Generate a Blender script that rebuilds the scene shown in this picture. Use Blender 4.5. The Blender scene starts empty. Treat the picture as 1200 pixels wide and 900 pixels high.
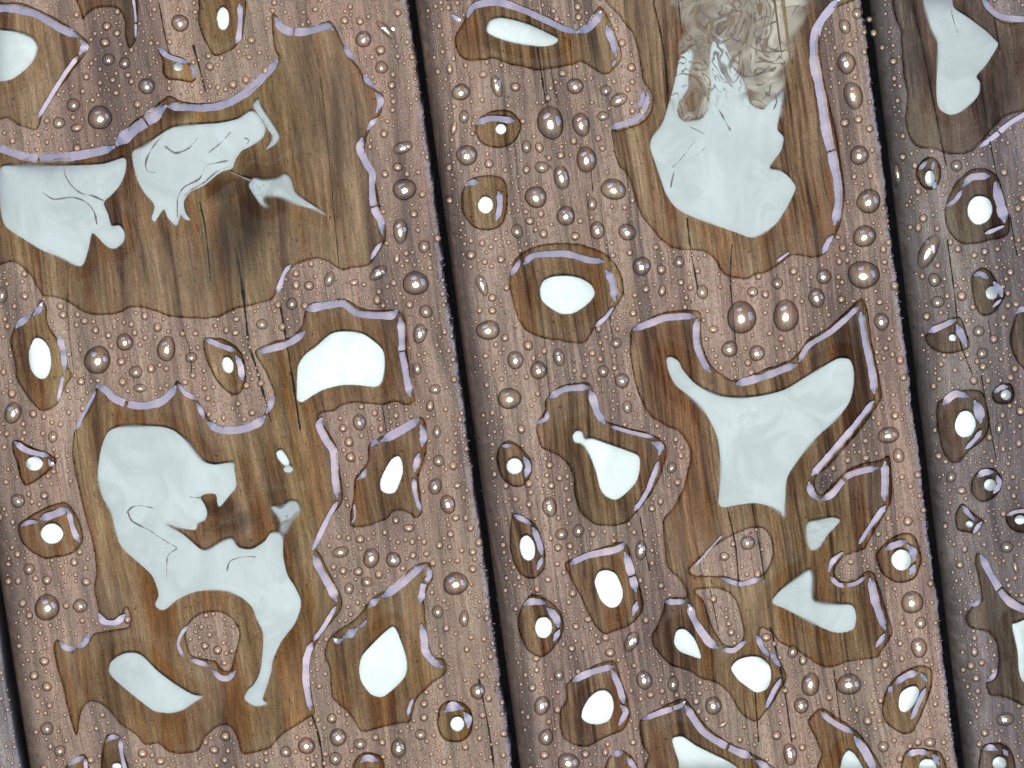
import bpy, math, random
import numpy as np
from mathutils import Matrix, Vector
random.seed(7)
rng = np.random.default_rng(7)

# ------------------------------------------------------------------ camera, sky, sun, exposure
SC = bpy.context.scene
COL = SC.collection
DIST, TILT, WID = 2.5, math.radians(16), 0.31          # the camera stands 2.5 m off; the photo spans 31 cm of deck
HT = (WID / 2) / DIST                                   # tan of half the horizontal angle
AX = Vector((1, 0, 0)); AZ = Vector((0, math.sin(TILT), math.cos(TILT))); AY = AZ.cross(AX)
cd = bpy.data.cameras.new('camera'); cam = bpy.data.objects.new('camera', cd); COL.objects.link(cam)
cam.matrix_world = Matrix(((AX.x, AY.x, AZ.x, AZ.x*DIST), (AX.y, AY.y, AZ.y, AZ.y*DIST), (AX.z, AY.z, AZ.z, AZ.z*DIST), (0, 0, 0, 1)))
cd.sensor_width = 36; cd.lens = 18 / HT; cd.clip_start = 0.05; cd.clip_end = 500
SC.camera = cam
w = bpy.data.worlds.new('World'); SC.world = w; w.use_nodes = True
wn = w.node_tree.nodes; sky = wn.new('ShaderNodeTexSky'); sky.sky_type = 'NISHITA'; sky.sun_disc = False
sky.sun_elevation = math.radians(90) - TILT; sky.sun_rotation = math.radians(180)
sky.air_density = 1.0; sky.dust_density = 2.2; sky.ozone_density = 1.5
w.node_tree.links.new(sky.outputs[0], wn['Background'].inputs[0]); wn['Background'].inputs[1].default_value = 0.14
sl = bpy.data.lights.new('sun', 'SUN'); sl.energy = 1.5; sl.angle = math.radians(12); sl.color = (1, 0.975, 0.94)
sun = bpy.data.objects.new('sun', sl); COL.objects.link(sun); sun.rotation_euler = (TILT, 0, 0); sun.location = (0, -1, 3)
SC.view_settings.view_transform = 'Standard'; SC.view_settings.look = 'None'; SC.view_settings.gamma = 1
SC.view_settings.exposure = 0.45
SC.render.engine = 'CYCLES'; SC.cycles.use_denoising = True; SC.cycles.transparent_max_bounces = 16
SC.cycles.caustics_reflective = False; SC.cycles.sample_clamp_indirect = 4

PX = WID / 1200                                          # metres per photo pixel
def world(p, h=0.0):
    """photo coordinates on the deck (N,2) -> world points at height h (pixels) above the boards"""
    p = np.asarray(p, float)
    sx = (p[:, 0] - 600) / 600 * HT; sy = (450 - p[:, 1]) / 600 * HT
    d = np.outer(sx, AX) + np.outer(sy, AY) - np.array(AZ)[None]
    o = np.array(AZ) * DIST
    t = -o[2] / d[:, 2]
    w_ = o[None] + d * t[:, None]
    w_[:, 2] = np.asarray(h, float) * PX
    return w_

# ------------------------------------------------------------------ helpers
def link(o, parent=None):
    COL.objects.link(o)
    if parent: o.parent = parent
    return o
def mesh_obj(name, v, f, mat, parent=None, smooth=True, attrs=None, uv=None):
    me = bpy.data.meshes.new(name)
    v = np.asarray(v, np.float32)
    tri = np.asarray(f, np.int32)
    n = tri.shape[1]
    me.vertices.add(len(v)); me.vertices.foreach_set('co', v.ravel())
    me.loops.add(tri.size); me.loops.foreach_set('vertex_index', tri.ravel())
    me.polygons.add(len(tri)); me.polygons.foreach_set('loop_start', np.arange(0, tri.size, n, dtype=np.int32))
    me.polygons.foreach_set('use_smooth', np.full(len(tri), smooth))
    me.update(calc_edges=True)
    for k, a in (attrs or {}).items():
        at = me.attributes.new(k, 'FLOAT', 'POINT'); at.data.foreach_set('value', np.asarray(a, np.float32))
    if uv is not None:
        ul = me.uv_layers.new(name='grain'); ul.data.foreach_set('uv', np.asarray(uv, np.float32)[tri.ravel()].ravel())
    me.materials.append(mat)
    o = bpy.data.objects.new(name, me)
    return link(o, parent)
def origin(o, pw):
    """move a mesh object's origin to the world point pw"""
    me = o.data; n = len(me.vertices); c = np.empty(n*3, np.float32); me.vertices.foreach_get('co', c)
    c = c.reshape(-1, 3) - np.array(pw, np.float32); me.vertices.foreach_set('co', c.ravel()); o.location = pw
def tag(o, label, cat=None, group=None, kind=None):
    o['label'] = label
    if cat: o['category'] = cat
    if group: o['group'] = group
    if kind: o['kind'] = kind
    return o
def spline(pts, closed=True, step=2.5):
    p = np.asarray(pts, float)
    n = len(p)
    q = np.vstack([p[-1], p, p[0], p[1]]) if closed else np.vstack([2*p[0]-p[1], p, 2*p[-1]-p[-2]])
    out = []
    for i in range(n if closed else n - 1):
        a, b, c, d = q[i], q[i+1], q[i+2], q[i+3]
        k = max(2, int(np.linalg.norm(c - b) / step)); t = np.linspace(0, 1, k, endpoint=False)[:, None]
        out.append(.5*((2*b) + (c-a)*t*.85 + (2*a-5*b+4*c-d)*t*t*.85 + (-a+3*b-3*c+d)*t**3*.85 + (b-b)) if False else
                   _herm(b, c, (c-a)*.42, (d-b)*.42, t))
    out = np.vstack(out)
    if not closed: out = np.vstack([out, p[-1]])
    return out
def _herm(b, c, m0, m1, t):
    return (2*t**3-3*t**2+1)*b + (t**3-2*t**2+t)*m0 + (-2*t**3+3*t**2)*c + (t**3-t**2)*m1
def seg_dist(p, polys, closed=True):
    """distance from points to a set of polylines and the closest points"""
    best = np.full(len(p), 1e18); cp = np.zeros_like(p)
    A = []; B = []
    for q in polys:
        if closed: A.append(q); B.append(np.roll(q, -1, 0))
        else: A.append(q[:-1]); B.append(q[1:])
    A = np.vstack(A); B = np.vstack(B); AB = B - A; L = (AB**2).sum(1) + 1e-12
    ch = max(1, int(4e6 // len(A)))
    for s in range(0, len(p), ch):
        x = p[s:s+ch]
        t = ((x[:, None, 0]-A[None, :, 0])*AB[None, :, 0] + (x[:, None, 1]-A[None, :, 1])*AB[None, :, 1]) / L[None]
        t = np.clip(t, 0, 1)
        dx = A[None, :, 0] + t*AB[None, :, 0] - x[:, None, 0]; dy = A[None, :, 1] + t*AB[None, :, 1] - x[:, None, 1]
        d2 = dx*dx + dy*dy; i = d2.argmin(1); r = np.arange(len(x))
        best[s:s+ch] = d2[r, i]
        cp[s:s+ch, 0] = x[:, 0] + dx[r, i]; cp[s:s+ch, 1] = x[:, 1] + dy[r, i]
    return np.sqrt(best), cp
def inside(p, poly):
    x, y = p[:, 0], p[:, 1]; c = np.zeros(len(p), bool)
    A = poly; B = np.roll(poly, -1, 0)
    for (ax, ay), (bx, by) in zip(A, B):
        if ay == by: continue
        m = (ay > y) != (by > y)
        c ^= m & (x < (bx-ax)*(y-ay)/(by-ay) + ax)
    return c
def E(cx, cy, rx, ry=None, rot=0, n=14, jit=.03):
    ry = ry or rx; a = np.linspace(0, 2*math.pi, n, endpoint=False); r = 1 + rng.uniform(-jit, jit, n)
    x = rx*r*np.cos(a); y = ry*r*np.sin(a); c, s = math.cos(math.radians(rot)), math.sin(math.radians(rot))
    return [(cx + c*i - s*j, cy + s*i + c*j) for i, j in zip(x, y)]

# ------------------------------------------------------------------ materials
class NT:
    def __init__(s, name):
        s.m = bpy.data.materials.new(name); s.m.use_nodes = True; s.t = s.m.node_tree; s.t.nodes.clear()
        s.out = s.t.nodes.new('ShaderNodeOutputMaterial')
    def n(s, typ, ins=None, **kw):
        nd = s.t.nodes.new('ShaderNode' + typ)
        for k, v in kw.items(): setattr(nd, k, v)
        for k, v in (ins or {}).items():
            i = nd.inputs[k]
            if isinstance(v, bpy.types.NodeSocket): s.t.links.new(v, i)
            else: i.default_value = v
        return nd
    def math(s, op, a, b=0.0, clamp=False):
        return s.n('Math', {0: a, 1: b}, operation=op, use_clamp=clamp).outputs[0]
    def mix(s, f, a, b, blend='MIX'):
        nd = s.n('Mix', {0: f, 6: a, 7: b}, data_type='RGBA', blend_type=blend); return nd.outputs[2]
    def rng(s, v, a, b, c=0.0, d=1.0, smooth=False):
        return s.n('MapRange', {0: v, 1: a, 2: b, 3: c, 4: d}, interpolation_type='SMOOTHSTEP' if smooth else 'LINEAR').outputs[0]
    def ramp(s, v, stops):
        nd = s.n('ValToRGB', {0: v}); e = nd.color_ramp.elements
        while len(e) < len(stops): e.new(.5)
        for i, (p, c) in enumerate(stops): e[i].position = p; e[i].color = (*c, 1)
        return nd.outputs[0]
    def noise(s, vec, scale, detail=4, rough=.55, dist=0.0):
        return s.n('TexNoise', {'Vector': vec, 'Scale': scale, 'Detail': detail, 'Roughness': rough, 'Distortion': dist}).outputs[0]
    def attr(s, name, typ='GEOMETRY'):
        return s.n('Attribute', attribute_name=name, attribute_type=typ).outputs['Fac']
    def done(s, sh): s.t.links.new(sh, s.out.inputs[0]); return s.m
def C4(r, g, b): return (r, g, b, 1)

def wood_material():
    t = NT('weathered_wet_wood')
    uv = t.n('UVMap', uv_map='grain').outputs[0]
    seed = t.attr('seed', 'OBJECT'); grey = t.attr('grey', 'OBJECT')
    soak = t.attr('soak'); stain_and_reflection = t.attr('stain_and_reflection'); moss_shade = t.attr('moss_shade')
    off = t.n('CombineXYZ', {0: t.math('MULTIPLY', seed, 17.3), 1: t.math('MULTIPLY', seed, 5.1), 2: seed}).outputs[0]
    v = t.n('VectorMath', {0: uv, 1: off}, operation='ADD').outputs[0]
    def st(su, sv): return t.n('VectorMath', {0: v, 1: (su, sv, 1)}, operation='MULTIPLY').outputs[0]
    # the grain wanders a little along the board
    wob = t.noise(st(.35, .22), 1, 2)
    sep = t.n('SeparateXYZ', {0: v})
    vw = t.n('CombineXYZ', {0: t.math('ADD', sep.outputs[0], t.math('MULTIPLY', wob, .55)), 1: sep.outputs[1], 2: seed}).outputs[0]
    def sw(su, sv): return t.n('VectorMath', {0: vw, 1: (su, sv, 1)}, operation='MULTIPLY').outputs[0]
    flute = t.attr('flute', 'OBJECT')
    broad = t.noise(sw(2.4, .16), 1, 5, .62)
    band = t.noise(sw(6.0, .50), 1, 6, .66)
    stripe = t.noise(sw(15, .30), 1, 5, .65)
    fine = t.noise(sw(26, 1.5), 1, 5, .7)
    fibre = t.noise(sw(70, 7.0), 1, 3, .7)
    grit = t.noise(uv, 42, 3, .7)
    patch = t.noise(st(.9, .30), 1, 3, .6)
    g = t.math('ADD', t.math('ADD', t.math('MULTIPLY', broad, .58), t.math('MULTIPLY', band, .42)), t.math('ADD', t.math('MULTIPLY', t.math('MULTIPLY', t.math('SUBTRACT', stripe, .5), flute), .62), .01))
    g = t.math('ADD', t.math('MULTIPLY', t.math('SUBTRACT', g, .5), 1.45), .5)
    col = t.ramp(g, [(.30, (.058, .036, .028)), (.385, (.098, .060, .042)), (.46, (.178, .118, .074)), (.57, (.245, .171, .108)), (.73, (.35, .265, .175))])
    olive = t.mix(t.rng(patch, .42, .62), col, t.mix(1.0, col, C4(.97, 1.02, .88), 'MULTIPLY'))
    red = t.mix(t.rng(t.noise(st(1.7, .12), 1.7, 3), .50, .59, 0, .9), olive, t.mix(1.0, olive, C4(.90, .66, .47), 'MULTIPLY'))
    gr = t.rng(grit, .32, .68, .76, 1.24)
    mod = t.math('MULTIPLY', t.math('MULTIPLY', t.rng(fine, .30, .70, .66, 1.32), t.rng(fibre, .28, .72, .72, 1.28)), gr)
    wetc = t.mix(1.0, red, t.n('CombineColor', {0: mod, 1: mod, 2: mod}).outputs[0], 'MULTIPLY')
    # bare damp wood: paler, mauve-grey raised fibres
    dryv = t.rng(g, .36, .62, .42, 1.18)
    dm = t.math('MULTIPLY', dryv, t.math('MULTIPLY', t.math('MULTIPLY', t.rng(fine, .3, .7, .72, 1.24), t.rng(fibre, .3, .7, .76, 1.22)), gr))
    dryc0 = t.mix(1.0, t.mix(t.rng(patch, .40, .60), C4(.292, .190, .128), C4(.285, .200, .134)), t.n('CombineColor', {0: dm, 1: dm, 2: dm}).outputs[0], 'MULTIPLY')
    dryc = t.mix(.25, dryc0, wetc)
    c = t.mix(soak, dryc, wetc)
    gv = t.n('RGBToBW', {0: c}).outputs[0]
    gcol = t.mix(t.rng(patch, .45, .55), C4(.95, .94, 1.0), C4(.98, 1.0, .90))
    greyed = t.mix(1.0, t.n('CombineColor', {0: gv, 1: gv, 2: gv}).outputs[0], gcol, 'MULTIPLY')
    c = t.mix(grey, c, t.mix(.58, t.mix(.25, greyed, c), t.mix(1.0, greyed, C4(.62, .62, .68), 'MULTIPLY')))
    c = t.mix(t.math('MULTIPLY', stain_and_reflection, t.rng(band, .40, .54, .55, 1.0)), c, t.mix(1.0, c, C4(.17, .135, .15), 'MULTIPLY'))
    c = t.mix(t.math('MULTIPLY', moss_shade, t.rng(t.noise(uv, 9, 4), .30, .55, .55, 1)), c, t.mix(grey, C4(.070, .048, .034), C4(.062, .060, .044)))  # moss tone plus the rounded edge's shade, painted into the board colour
    # weather blotches, blue-black on the greyer boards
    bl = t.noise(st(1.1, .42), 1, 4, .62)
    c = t.mix(t.rng(bl, .50, .66, 0, .55), c, t.mix(1.0, c, C4(.58, .54, .58), 'MULTIPLY'))
    c = t.mix(t.math('MULTIPLY', grey, t.rng(t.noise(st(1.6, .5), 1.3, 5, .7), .43, .56, 0, .9)), c, t.mix(1.0, c, C4(.40, .38, .46), 'MULTIPLY'))
    # hairline checks along the grain
    chk = t.noise(sw(5.2, .055), 1, 1.5, .4)
    chk2 = t.math('ABSOLUTE', t.math('SUBTRACT', chk, .5))
    ck = t.math('MULTIPLY', t.rng(chk2, .0, .0045, 1, 0), t.rng(t.noise(st(.8, .22), 2.1, 2), .50, .60))
    c = t.mix(t.math('MULTIPLY', ck, .75), c, C4(.018, .012, .009))
    speck = t.rng(t.noise(st(30, 17), 1, 2, .5), .66, .73, 0, .75)
    c = t.mix(speck, c, C4(.035, .022, .014))
    bh = t.math('ADD', t.math('ADD', t.math('MULTIPLY', band, .9), t.math('MULTIPLY', fine, .7)), t.math('ADD', t.math('MULTIPLY', fibre, .45), t.math('MULTIPLY', ck, -1.2)))
    bump = t.n('Bump', {'Strength': .55, 'Distance': .00055, 'Height': bh}).outputs[0]
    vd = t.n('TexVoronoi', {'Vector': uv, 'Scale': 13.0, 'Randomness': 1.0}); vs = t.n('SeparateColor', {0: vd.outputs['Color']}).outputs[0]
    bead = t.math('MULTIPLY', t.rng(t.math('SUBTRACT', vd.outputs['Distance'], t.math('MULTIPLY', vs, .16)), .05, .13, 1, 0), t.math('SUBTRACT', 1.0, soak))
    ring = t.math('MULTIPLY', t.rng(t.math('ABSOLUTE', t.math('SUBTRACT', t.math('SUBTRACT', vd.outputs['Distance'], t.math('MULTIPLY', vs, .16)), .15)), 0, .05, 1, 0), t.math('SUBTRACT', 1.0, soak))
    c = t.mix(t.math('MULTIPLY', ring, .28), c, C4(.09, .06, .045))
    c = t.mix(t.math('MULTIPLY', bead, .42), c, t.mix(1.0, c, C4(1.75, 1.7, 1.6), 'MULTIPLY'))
    edge_light = t.attr('edge_light')
    c = t.mix(t.math('MULTIPLY', edge_light, t.rng(t.noise(st(9, 1.2), 1, 4), .35, .6, .15, .8)), c, C4(.36, .33, .35))  # bevel highlight put into the colour along the right edge
    rough = t.rng(soak, 0, 1, .52, .75)
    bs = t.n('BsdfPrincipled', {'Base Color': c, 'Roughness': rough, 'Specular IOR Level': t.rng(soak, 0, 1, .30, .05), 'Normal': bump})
    return t.done(bs.outputs[0])

def swirl(t, pos):
    p1 = t.n('VectorMath', {0: pos, 1: (62.0, 46.0, 1)}, operation='MULTIPLY').outputs[0]
    wv = t.n('TexNoise', {'Vector': p1, 'Scale': 1.0, 'Detail': 2.0, 'Distortion': 1.4}).outputs['Color']
    wc = t.n('VectorMath', {0: wv, 1: (.5, .5, .5)}, operation='SUBTRACT').outputs[0]
    p2 = t.n('VectorMath', {0: p1, 1: t.n('VectorMath', {0: wc, 'Scale': 2.3}, operation='SCALE').outputs[0]}, operation='ADD').outputs[0]
    s1 = t.noise(p2, .95, 3, .5, .4)
    band = t.rng(t.math('SINE', t.math('MULTIPLY', s1, 44)), -1.0, -.55, .0, 1.0)
    return p2, s1, band
def water_material(name, clear=(.97, .94, .87), rough=.17, base=.85, focus_glow=0.0):
    t = NT(name)
    gloss = t.attr('gloss'); marble = t.attr('marble'); glare_area = t.attr('glare_area')
    fac = t.n('LayerWeight', {'Blend': .5}).outputs['Facing']; lip = t.attr('lip'); glare_cover = t.attr('glare_cover')
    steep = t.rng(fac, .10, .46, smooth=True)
    tint = t.mix(t.math('MAXIMUM', steep, t.math('MULTIPLY', lip, .8)), C4(*clear), C4(.30, .20, .14))  # dark outline of light bent at water edges, put into the tint
    # floating film breaks the mirror into swirls
    pos = t.n('NewGeometry').outputs['Position']
    p2, s1, band = swirl(t, pos)
    m = t.math('MULTIPLY', band, t.rng(s1, .36, .50, .15, 1.0, True))
    soft = t.rng(t.noise(p2, .8, 3), .35, .65, .86, 1.06)
    keep = t.mix(marble, t.n('CombineColor', {0: soft, 1: soft, 2: soft}).outputs[0], t.n('CombineColor', {0: m, 1: m, 2: m}).outputs[0])
    k = t.n('SeparateColor', {0: keep}).outputs[0]
    fr = t.n('Fresnel', {'IOR': 1.34}).outputs[0]
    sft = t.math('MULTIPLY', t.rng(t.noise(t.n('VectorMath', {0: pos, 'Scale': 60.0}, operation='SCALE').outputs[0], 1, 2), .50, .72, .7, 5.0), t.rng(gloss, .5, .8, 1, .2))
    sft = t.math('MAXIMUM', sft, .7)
    mask = t.n('MapRange', {0: glare_area, 1: t.math('MULTIPLY', sft, -1.0), 2: sft}, interpolation_type='SMOOTHSTEP').outputs[0]  # mirror gloss confined to the drawn highlight outlines
    scum_glare = t.math('MULTIPLY', t.math('MULTIPLY', mask, glare_cover), k, True)
    f = t.math('MULTIPLY', fr, t.math('ADD', t.math('MULTIPLY', t.math('MULTIPLY', gloss, k), t.math('MULTIPLY', mask, t.rng(glare_area, 0, 5.5, .72, 1.0))), t.math('MULTIPLY', t.math('SUBTRACT', 1.0, mask), .03)), True) if base is None else t.math('MULTIPLY', t.math('MINIMUM', fr, .027), base, True)
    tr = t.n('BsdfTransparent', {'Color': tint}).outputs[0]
    if base is None:     # reflected brightness of the glare patches painted in as pale colour
        glare_white = t.n('BsdfDiffuse', {'Color': C4(.285, .318, .300)}).outputs[0]
        tr = t.n('MixShader', {0: scum_glare, 1: tr, 2: glare_white}).outputs[0]
    if focus_glow:
        df = t.n('BsdfDiffuse', {'Color': C4(.92, .56, .32)}).outputs[0]  # tan colour paints the light that a drop focuses
        tr = t.n('MixShader', {0: t.rng(fac, .0, .22, focus_glow, 0.02), 1: tr, 2: df}).outputs[0]
    gl = t.n('BsdfGlossy', {'Color': C4(.84, 1, .98), 'Roughness': rough}).outputs[0]
    return t.done(t.n('MixShader', {0: f, 1: tr, 2: gl}).outputs[0])

def sky_strip_material():
    t = NT('sky_reflection_strip')  # tinted mirror strip added along water edges for the sky's lavender reflection
    pos = t.n('NewGeometry').outputs['Position']
    streak = t.rng(t.noise(pos, 900, 3, .6), .3, .7, .82, .97)
    tr = t.n('BsdfTransparent', {'Color': C4(.85, .80, .75)}).outputs[0]
    gl = t.n('BsdfGlossy', {'Color': C4(.98, .80, .74), 'Roughness': .15}).outputs[0]
    return t.done(t.n('MixShader', {0: streak, 1: tr, 2: gl}).outputs[0])

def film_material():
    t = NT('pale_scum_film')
    pos = t.n('NewGeometry').outputs['Position']; dens = t.attr('scum_glare')
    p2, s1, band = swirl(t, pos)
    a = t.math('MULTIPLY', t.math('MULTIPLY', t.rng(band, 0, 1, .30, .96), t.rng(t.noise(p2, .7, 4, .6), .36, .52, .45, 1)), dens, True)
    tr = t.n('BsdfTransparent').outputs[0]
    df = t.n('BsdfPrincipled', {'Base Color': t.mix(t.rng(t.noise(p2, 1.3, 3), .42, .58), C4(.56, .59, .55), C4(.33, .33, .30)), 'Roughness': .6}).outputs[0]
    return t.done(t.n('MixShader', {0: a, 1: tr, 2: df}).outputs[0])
def plain(name, col, rough=.8):
    t = NT(name); pos = t.n('NewGeometry').outputs['Position']
    c = t.mix(t.rng(t.noise(pos, 300, 4), .3, .7), C4(*[x*.6 for x in col]), C4(*[min(1, x*1.3) for x in col]))
    return t.done(t.n('BsdfPrincipled', {'Base Color': c, 'Roughness': rough, 'Specular IOR Level': .1}).outputs[0])

M_WOOD = wood_material()
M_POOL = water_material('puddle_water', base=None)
M_DROP = water_material('droplet_water', clear=(.99, .94, .84), rough=.065, base=2.7, focus_glow=.13)
M_BEAD = water_material('small_bead_water', clear=(.97, .90, .80), rough=.15, base=1.8, focus_glow=.42)
M_SKY_STRIP = sky_strip_material(); M_FILM = film_material()
M_CRACK = plain('dark_split', (.022, .016, .013)); M_SOIL = plain('dark_soil', (.03, .025, .02), .95)
M_JOIST = plain('joist_timber', (.05, .035, .025)); M_FIBRE = plain('frayed_fibre', (.26, .22, .19))
M_CREASE = plain('brown_film_crease', (.19, .17, .15), 1.0); M_MOSS = plain('moss_tuft', (.045, .045, .028), .95)

# ------------------------------------------------------------------ traced water
# each puddle: label, ref (how others refer to it), out(line), holes (bare wood islands), blobs [(outline, gloss, marble)], lines, rims (added sky reflection strips) [(points, width)]
PUD = []
def pud(label, ref, out, blobs=(), rims=(), holes=(), lines=(), film=(), group=None):
    PUD.append(dict(label=label, ref=ref, out=out, blobs=list(blobs), rims=list(rims), holes=list(holes), lines=list(lines), film=list(film), group=group))
BIG, MID, SML = .36, .66, 1.15
exec_order = None
# --- left board
pud('puddle cut by the left edge of the top corner with a rounded white glare patch', 'the corner puddle at top left',
    [(-15,5),(5,3),(25,3),(48,12),(72,25),(97,42),(104,52),(99,66),(83,86),(66,110),(50,136),(45,152),(38,153),(20,146),(8,139),(-15,133)],
    [([(-14,38),(8,35),(25,38),(38,44),(44,54),(40,68),(30,80),(15,91),(0,94),(-14,92)], MID, 0)],
    [([(-10,10),(8,9),(25,11),(45,17),(70,32),(92,42)], 9), ([(95,46),(99,54),(93,64)], 9), ([(91,66),(75,88),(60,112),(45,137)], 5)])
pud('narrow wet strip arching over a rounded tongue of bare wood, without any white patch', 'the narrow arched wet strip',
    [(92,-8),(94,14),(97,24),(103,16),(113,10),(128,8),(140,12),(145,22),(147,45),(151,57),(157,52),(160,40),(157,-8)], [], [([(156,-4),(159,20),(159,44)], 2.5)])
pud('small top edge puddle with an upright white oval and lavender right border', 'the upright white oval at the top',
    [(237,-8),(233,12),(232,25),(236,40),(243,55),(252,66),(262,63),(272,58),(280,50),(285,35),(286,-8)],
    [(E(261.5,20.5,7,13.5), SML, 0)], [([(281,3),(281.5,20),(280,42),(277,50)], 6)])
pud('tiny lavender edged puddle with a white dot, above the longest lavender curve', 'the tiny lavender edged puddle',
    [(185,58),(200,63),(215,69),(225,77),(230,92),(222,97),(210,95),(197,93),(191,86),(190,72)],
    [(E(209,77,5.4,4.8), SML, 0)], [([(186,56),(195,64),(208,69),(221,73)], 5), ([(223,76),(226,82),(228,91)], 5)])
pud('large upper puddle on the left plank with marbled white patches and a dark knot', 'the large marbled upper puddle',
    [(-15,172),(0,174),(20,182),(50,185),(80,182),(115,175),(133,170),(144,158),(153,145),(168,134),(190,118),(198,112),(215,119),(240,121),(262,118),(288,107),(308,90),(326,70),(322,58),(319,40),(318,18),(323,17),(329,26),(342,33),(365,32),(385,24),(393,31),(402,50),(411,67),(421,80),(428,92),(439,103),(449,111),(449,125),(445,136),(436,146),(430,160),(428,175),(432,192),(439,205),(442,225),(446,245),(452,262),(452,280),(446,292),(438,304),(432,312),(415,314),(400,316),(385,308),(372,303),(358,306),(345,312),(335,322),(326,340),(318,352),(300,357),(280,361),(258,371),(240,374),(215,373),(200,371),(182,365),(168,361),(155,360),(143,366),(130,369),(108,369),(95,364),(80,354),(62,348),(50,347),(45,340),(37,325),(28,315),(15,307),(-15,302)],
    [([(1,196),(20,193),(75,193),(120,191),(146,184),(147,200),(141,215),(131,227),(122,236),(127,250),(131,263),(140,263),(146,271),(145,282),(135,290),(125,287),(114,276),(108,272),(104,290),(98,308),(90,310),(70,300),(50,292),(30,280),(8,265),(2,250),(0,225)], BIG, .0),
     ([(156,176),(169,170),(189,156),(204,148),(229,145),(257,143),(279,138),(294,129),(304,136),(311,149),(307,161),(292,171),(284,175),(277,184),(272,196),(262,199),(254,204),(239,216),(224,223),(216,234),(217,246),(223,257),(216,255),(212,250),(207,263),(197,254),(192,244),(182,258),(178,254),(181,239),(169,224),(161,209),(156,189)], BIG, .0),
     ([(303,115),(306,124),(318,142),(327,158),(323,167),(312,174),(317,166),(319,158),(312,147),(302,132),(297,122)], BIG*.8, .2),
     ([(292,216),(297,208),(309,210),(324,208),(334,203),(341,209),(346,224),(357,233),(369,241),(383,251),(367,244),(347,238),(329,230),(311,229),(309,234),(313,241),(306,238),(297,226)], BIG*.85, .2)],
    [([(-8,170),(10,177),(30,183),(57,185),(90,182),(120,176),(135,171)], 9), ([(135,170),(150,157),(165,146),(190,127),(196,122)], 13), ([(196,123),(215,125),(240,126),(265,121),(290,107),(310,88),(326,70)], 8.5),
     ([(323,20),(329,31),(343,37),(363,36),(383,30),(392,35)], 8), ([(404,54),(409,63),(415,69)], 6), ([(426,87),(431,95),(440,102)], 6), ([(440,108),(446,118),(441,133)], 7), ([(442,138),(434,146),(431,152)], 5.5),
     ([(425,160),(422,174),(429,190),(436,203),(436,224),(439,244),(446,258),(449,275)], 8), ([(447,284),(440,294),(435,304)], 5), ([(341,310),(333,320),(325,343)], 5)],
    lines=[[(75,194),(77,205),(85,217),(95,225),(108,228),(122,234)], [(50,224),(63,232),(85,230),(100,235),(110,246),(114,262)], [(192,156),(178,173),(171,189),(173,199),(183,201)], [(271,153),(259,166),(244,178)], [(208,254),(208,240),(209,229),(216,218),(234,208),(242,193),(257,189),(268,187)], [(216,228),(226,220),(240,212),(254,200),(269,194)], [(269,200),(282,206),(296,211)], [(193,170),(206,178),(222,172),(232,160)], [(286,160),(292,163),(289,168)]],
    film=[([(150,120),(335,100),(345,185),(250,240),(150,265)], .0)])
pud('tall narrow puddle near the left edge holding an upright white oval', 'the tall puddle with a white oval at far left',
    [(15,388),(22,376),(38,368),(46,352),(54,358),(56,375),(61,388),(69,400),(77,415),(81,430),(84,442),(77,453),(72,466),(66,476),(56,481),(45,480),(30,462),(20,445),(16,420),(12,400)],
    [(E(47,419,12.8,24.5,-6), SML*.85, 0)], [([(18,384),(25,377),(36,369)], 7), ([(39,369),(46,362),(50,353)], 7), ([(69,392),(74,412),(76,433)], 7), ([(74,439),(71,455),(68,470)], 4)])
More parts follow.
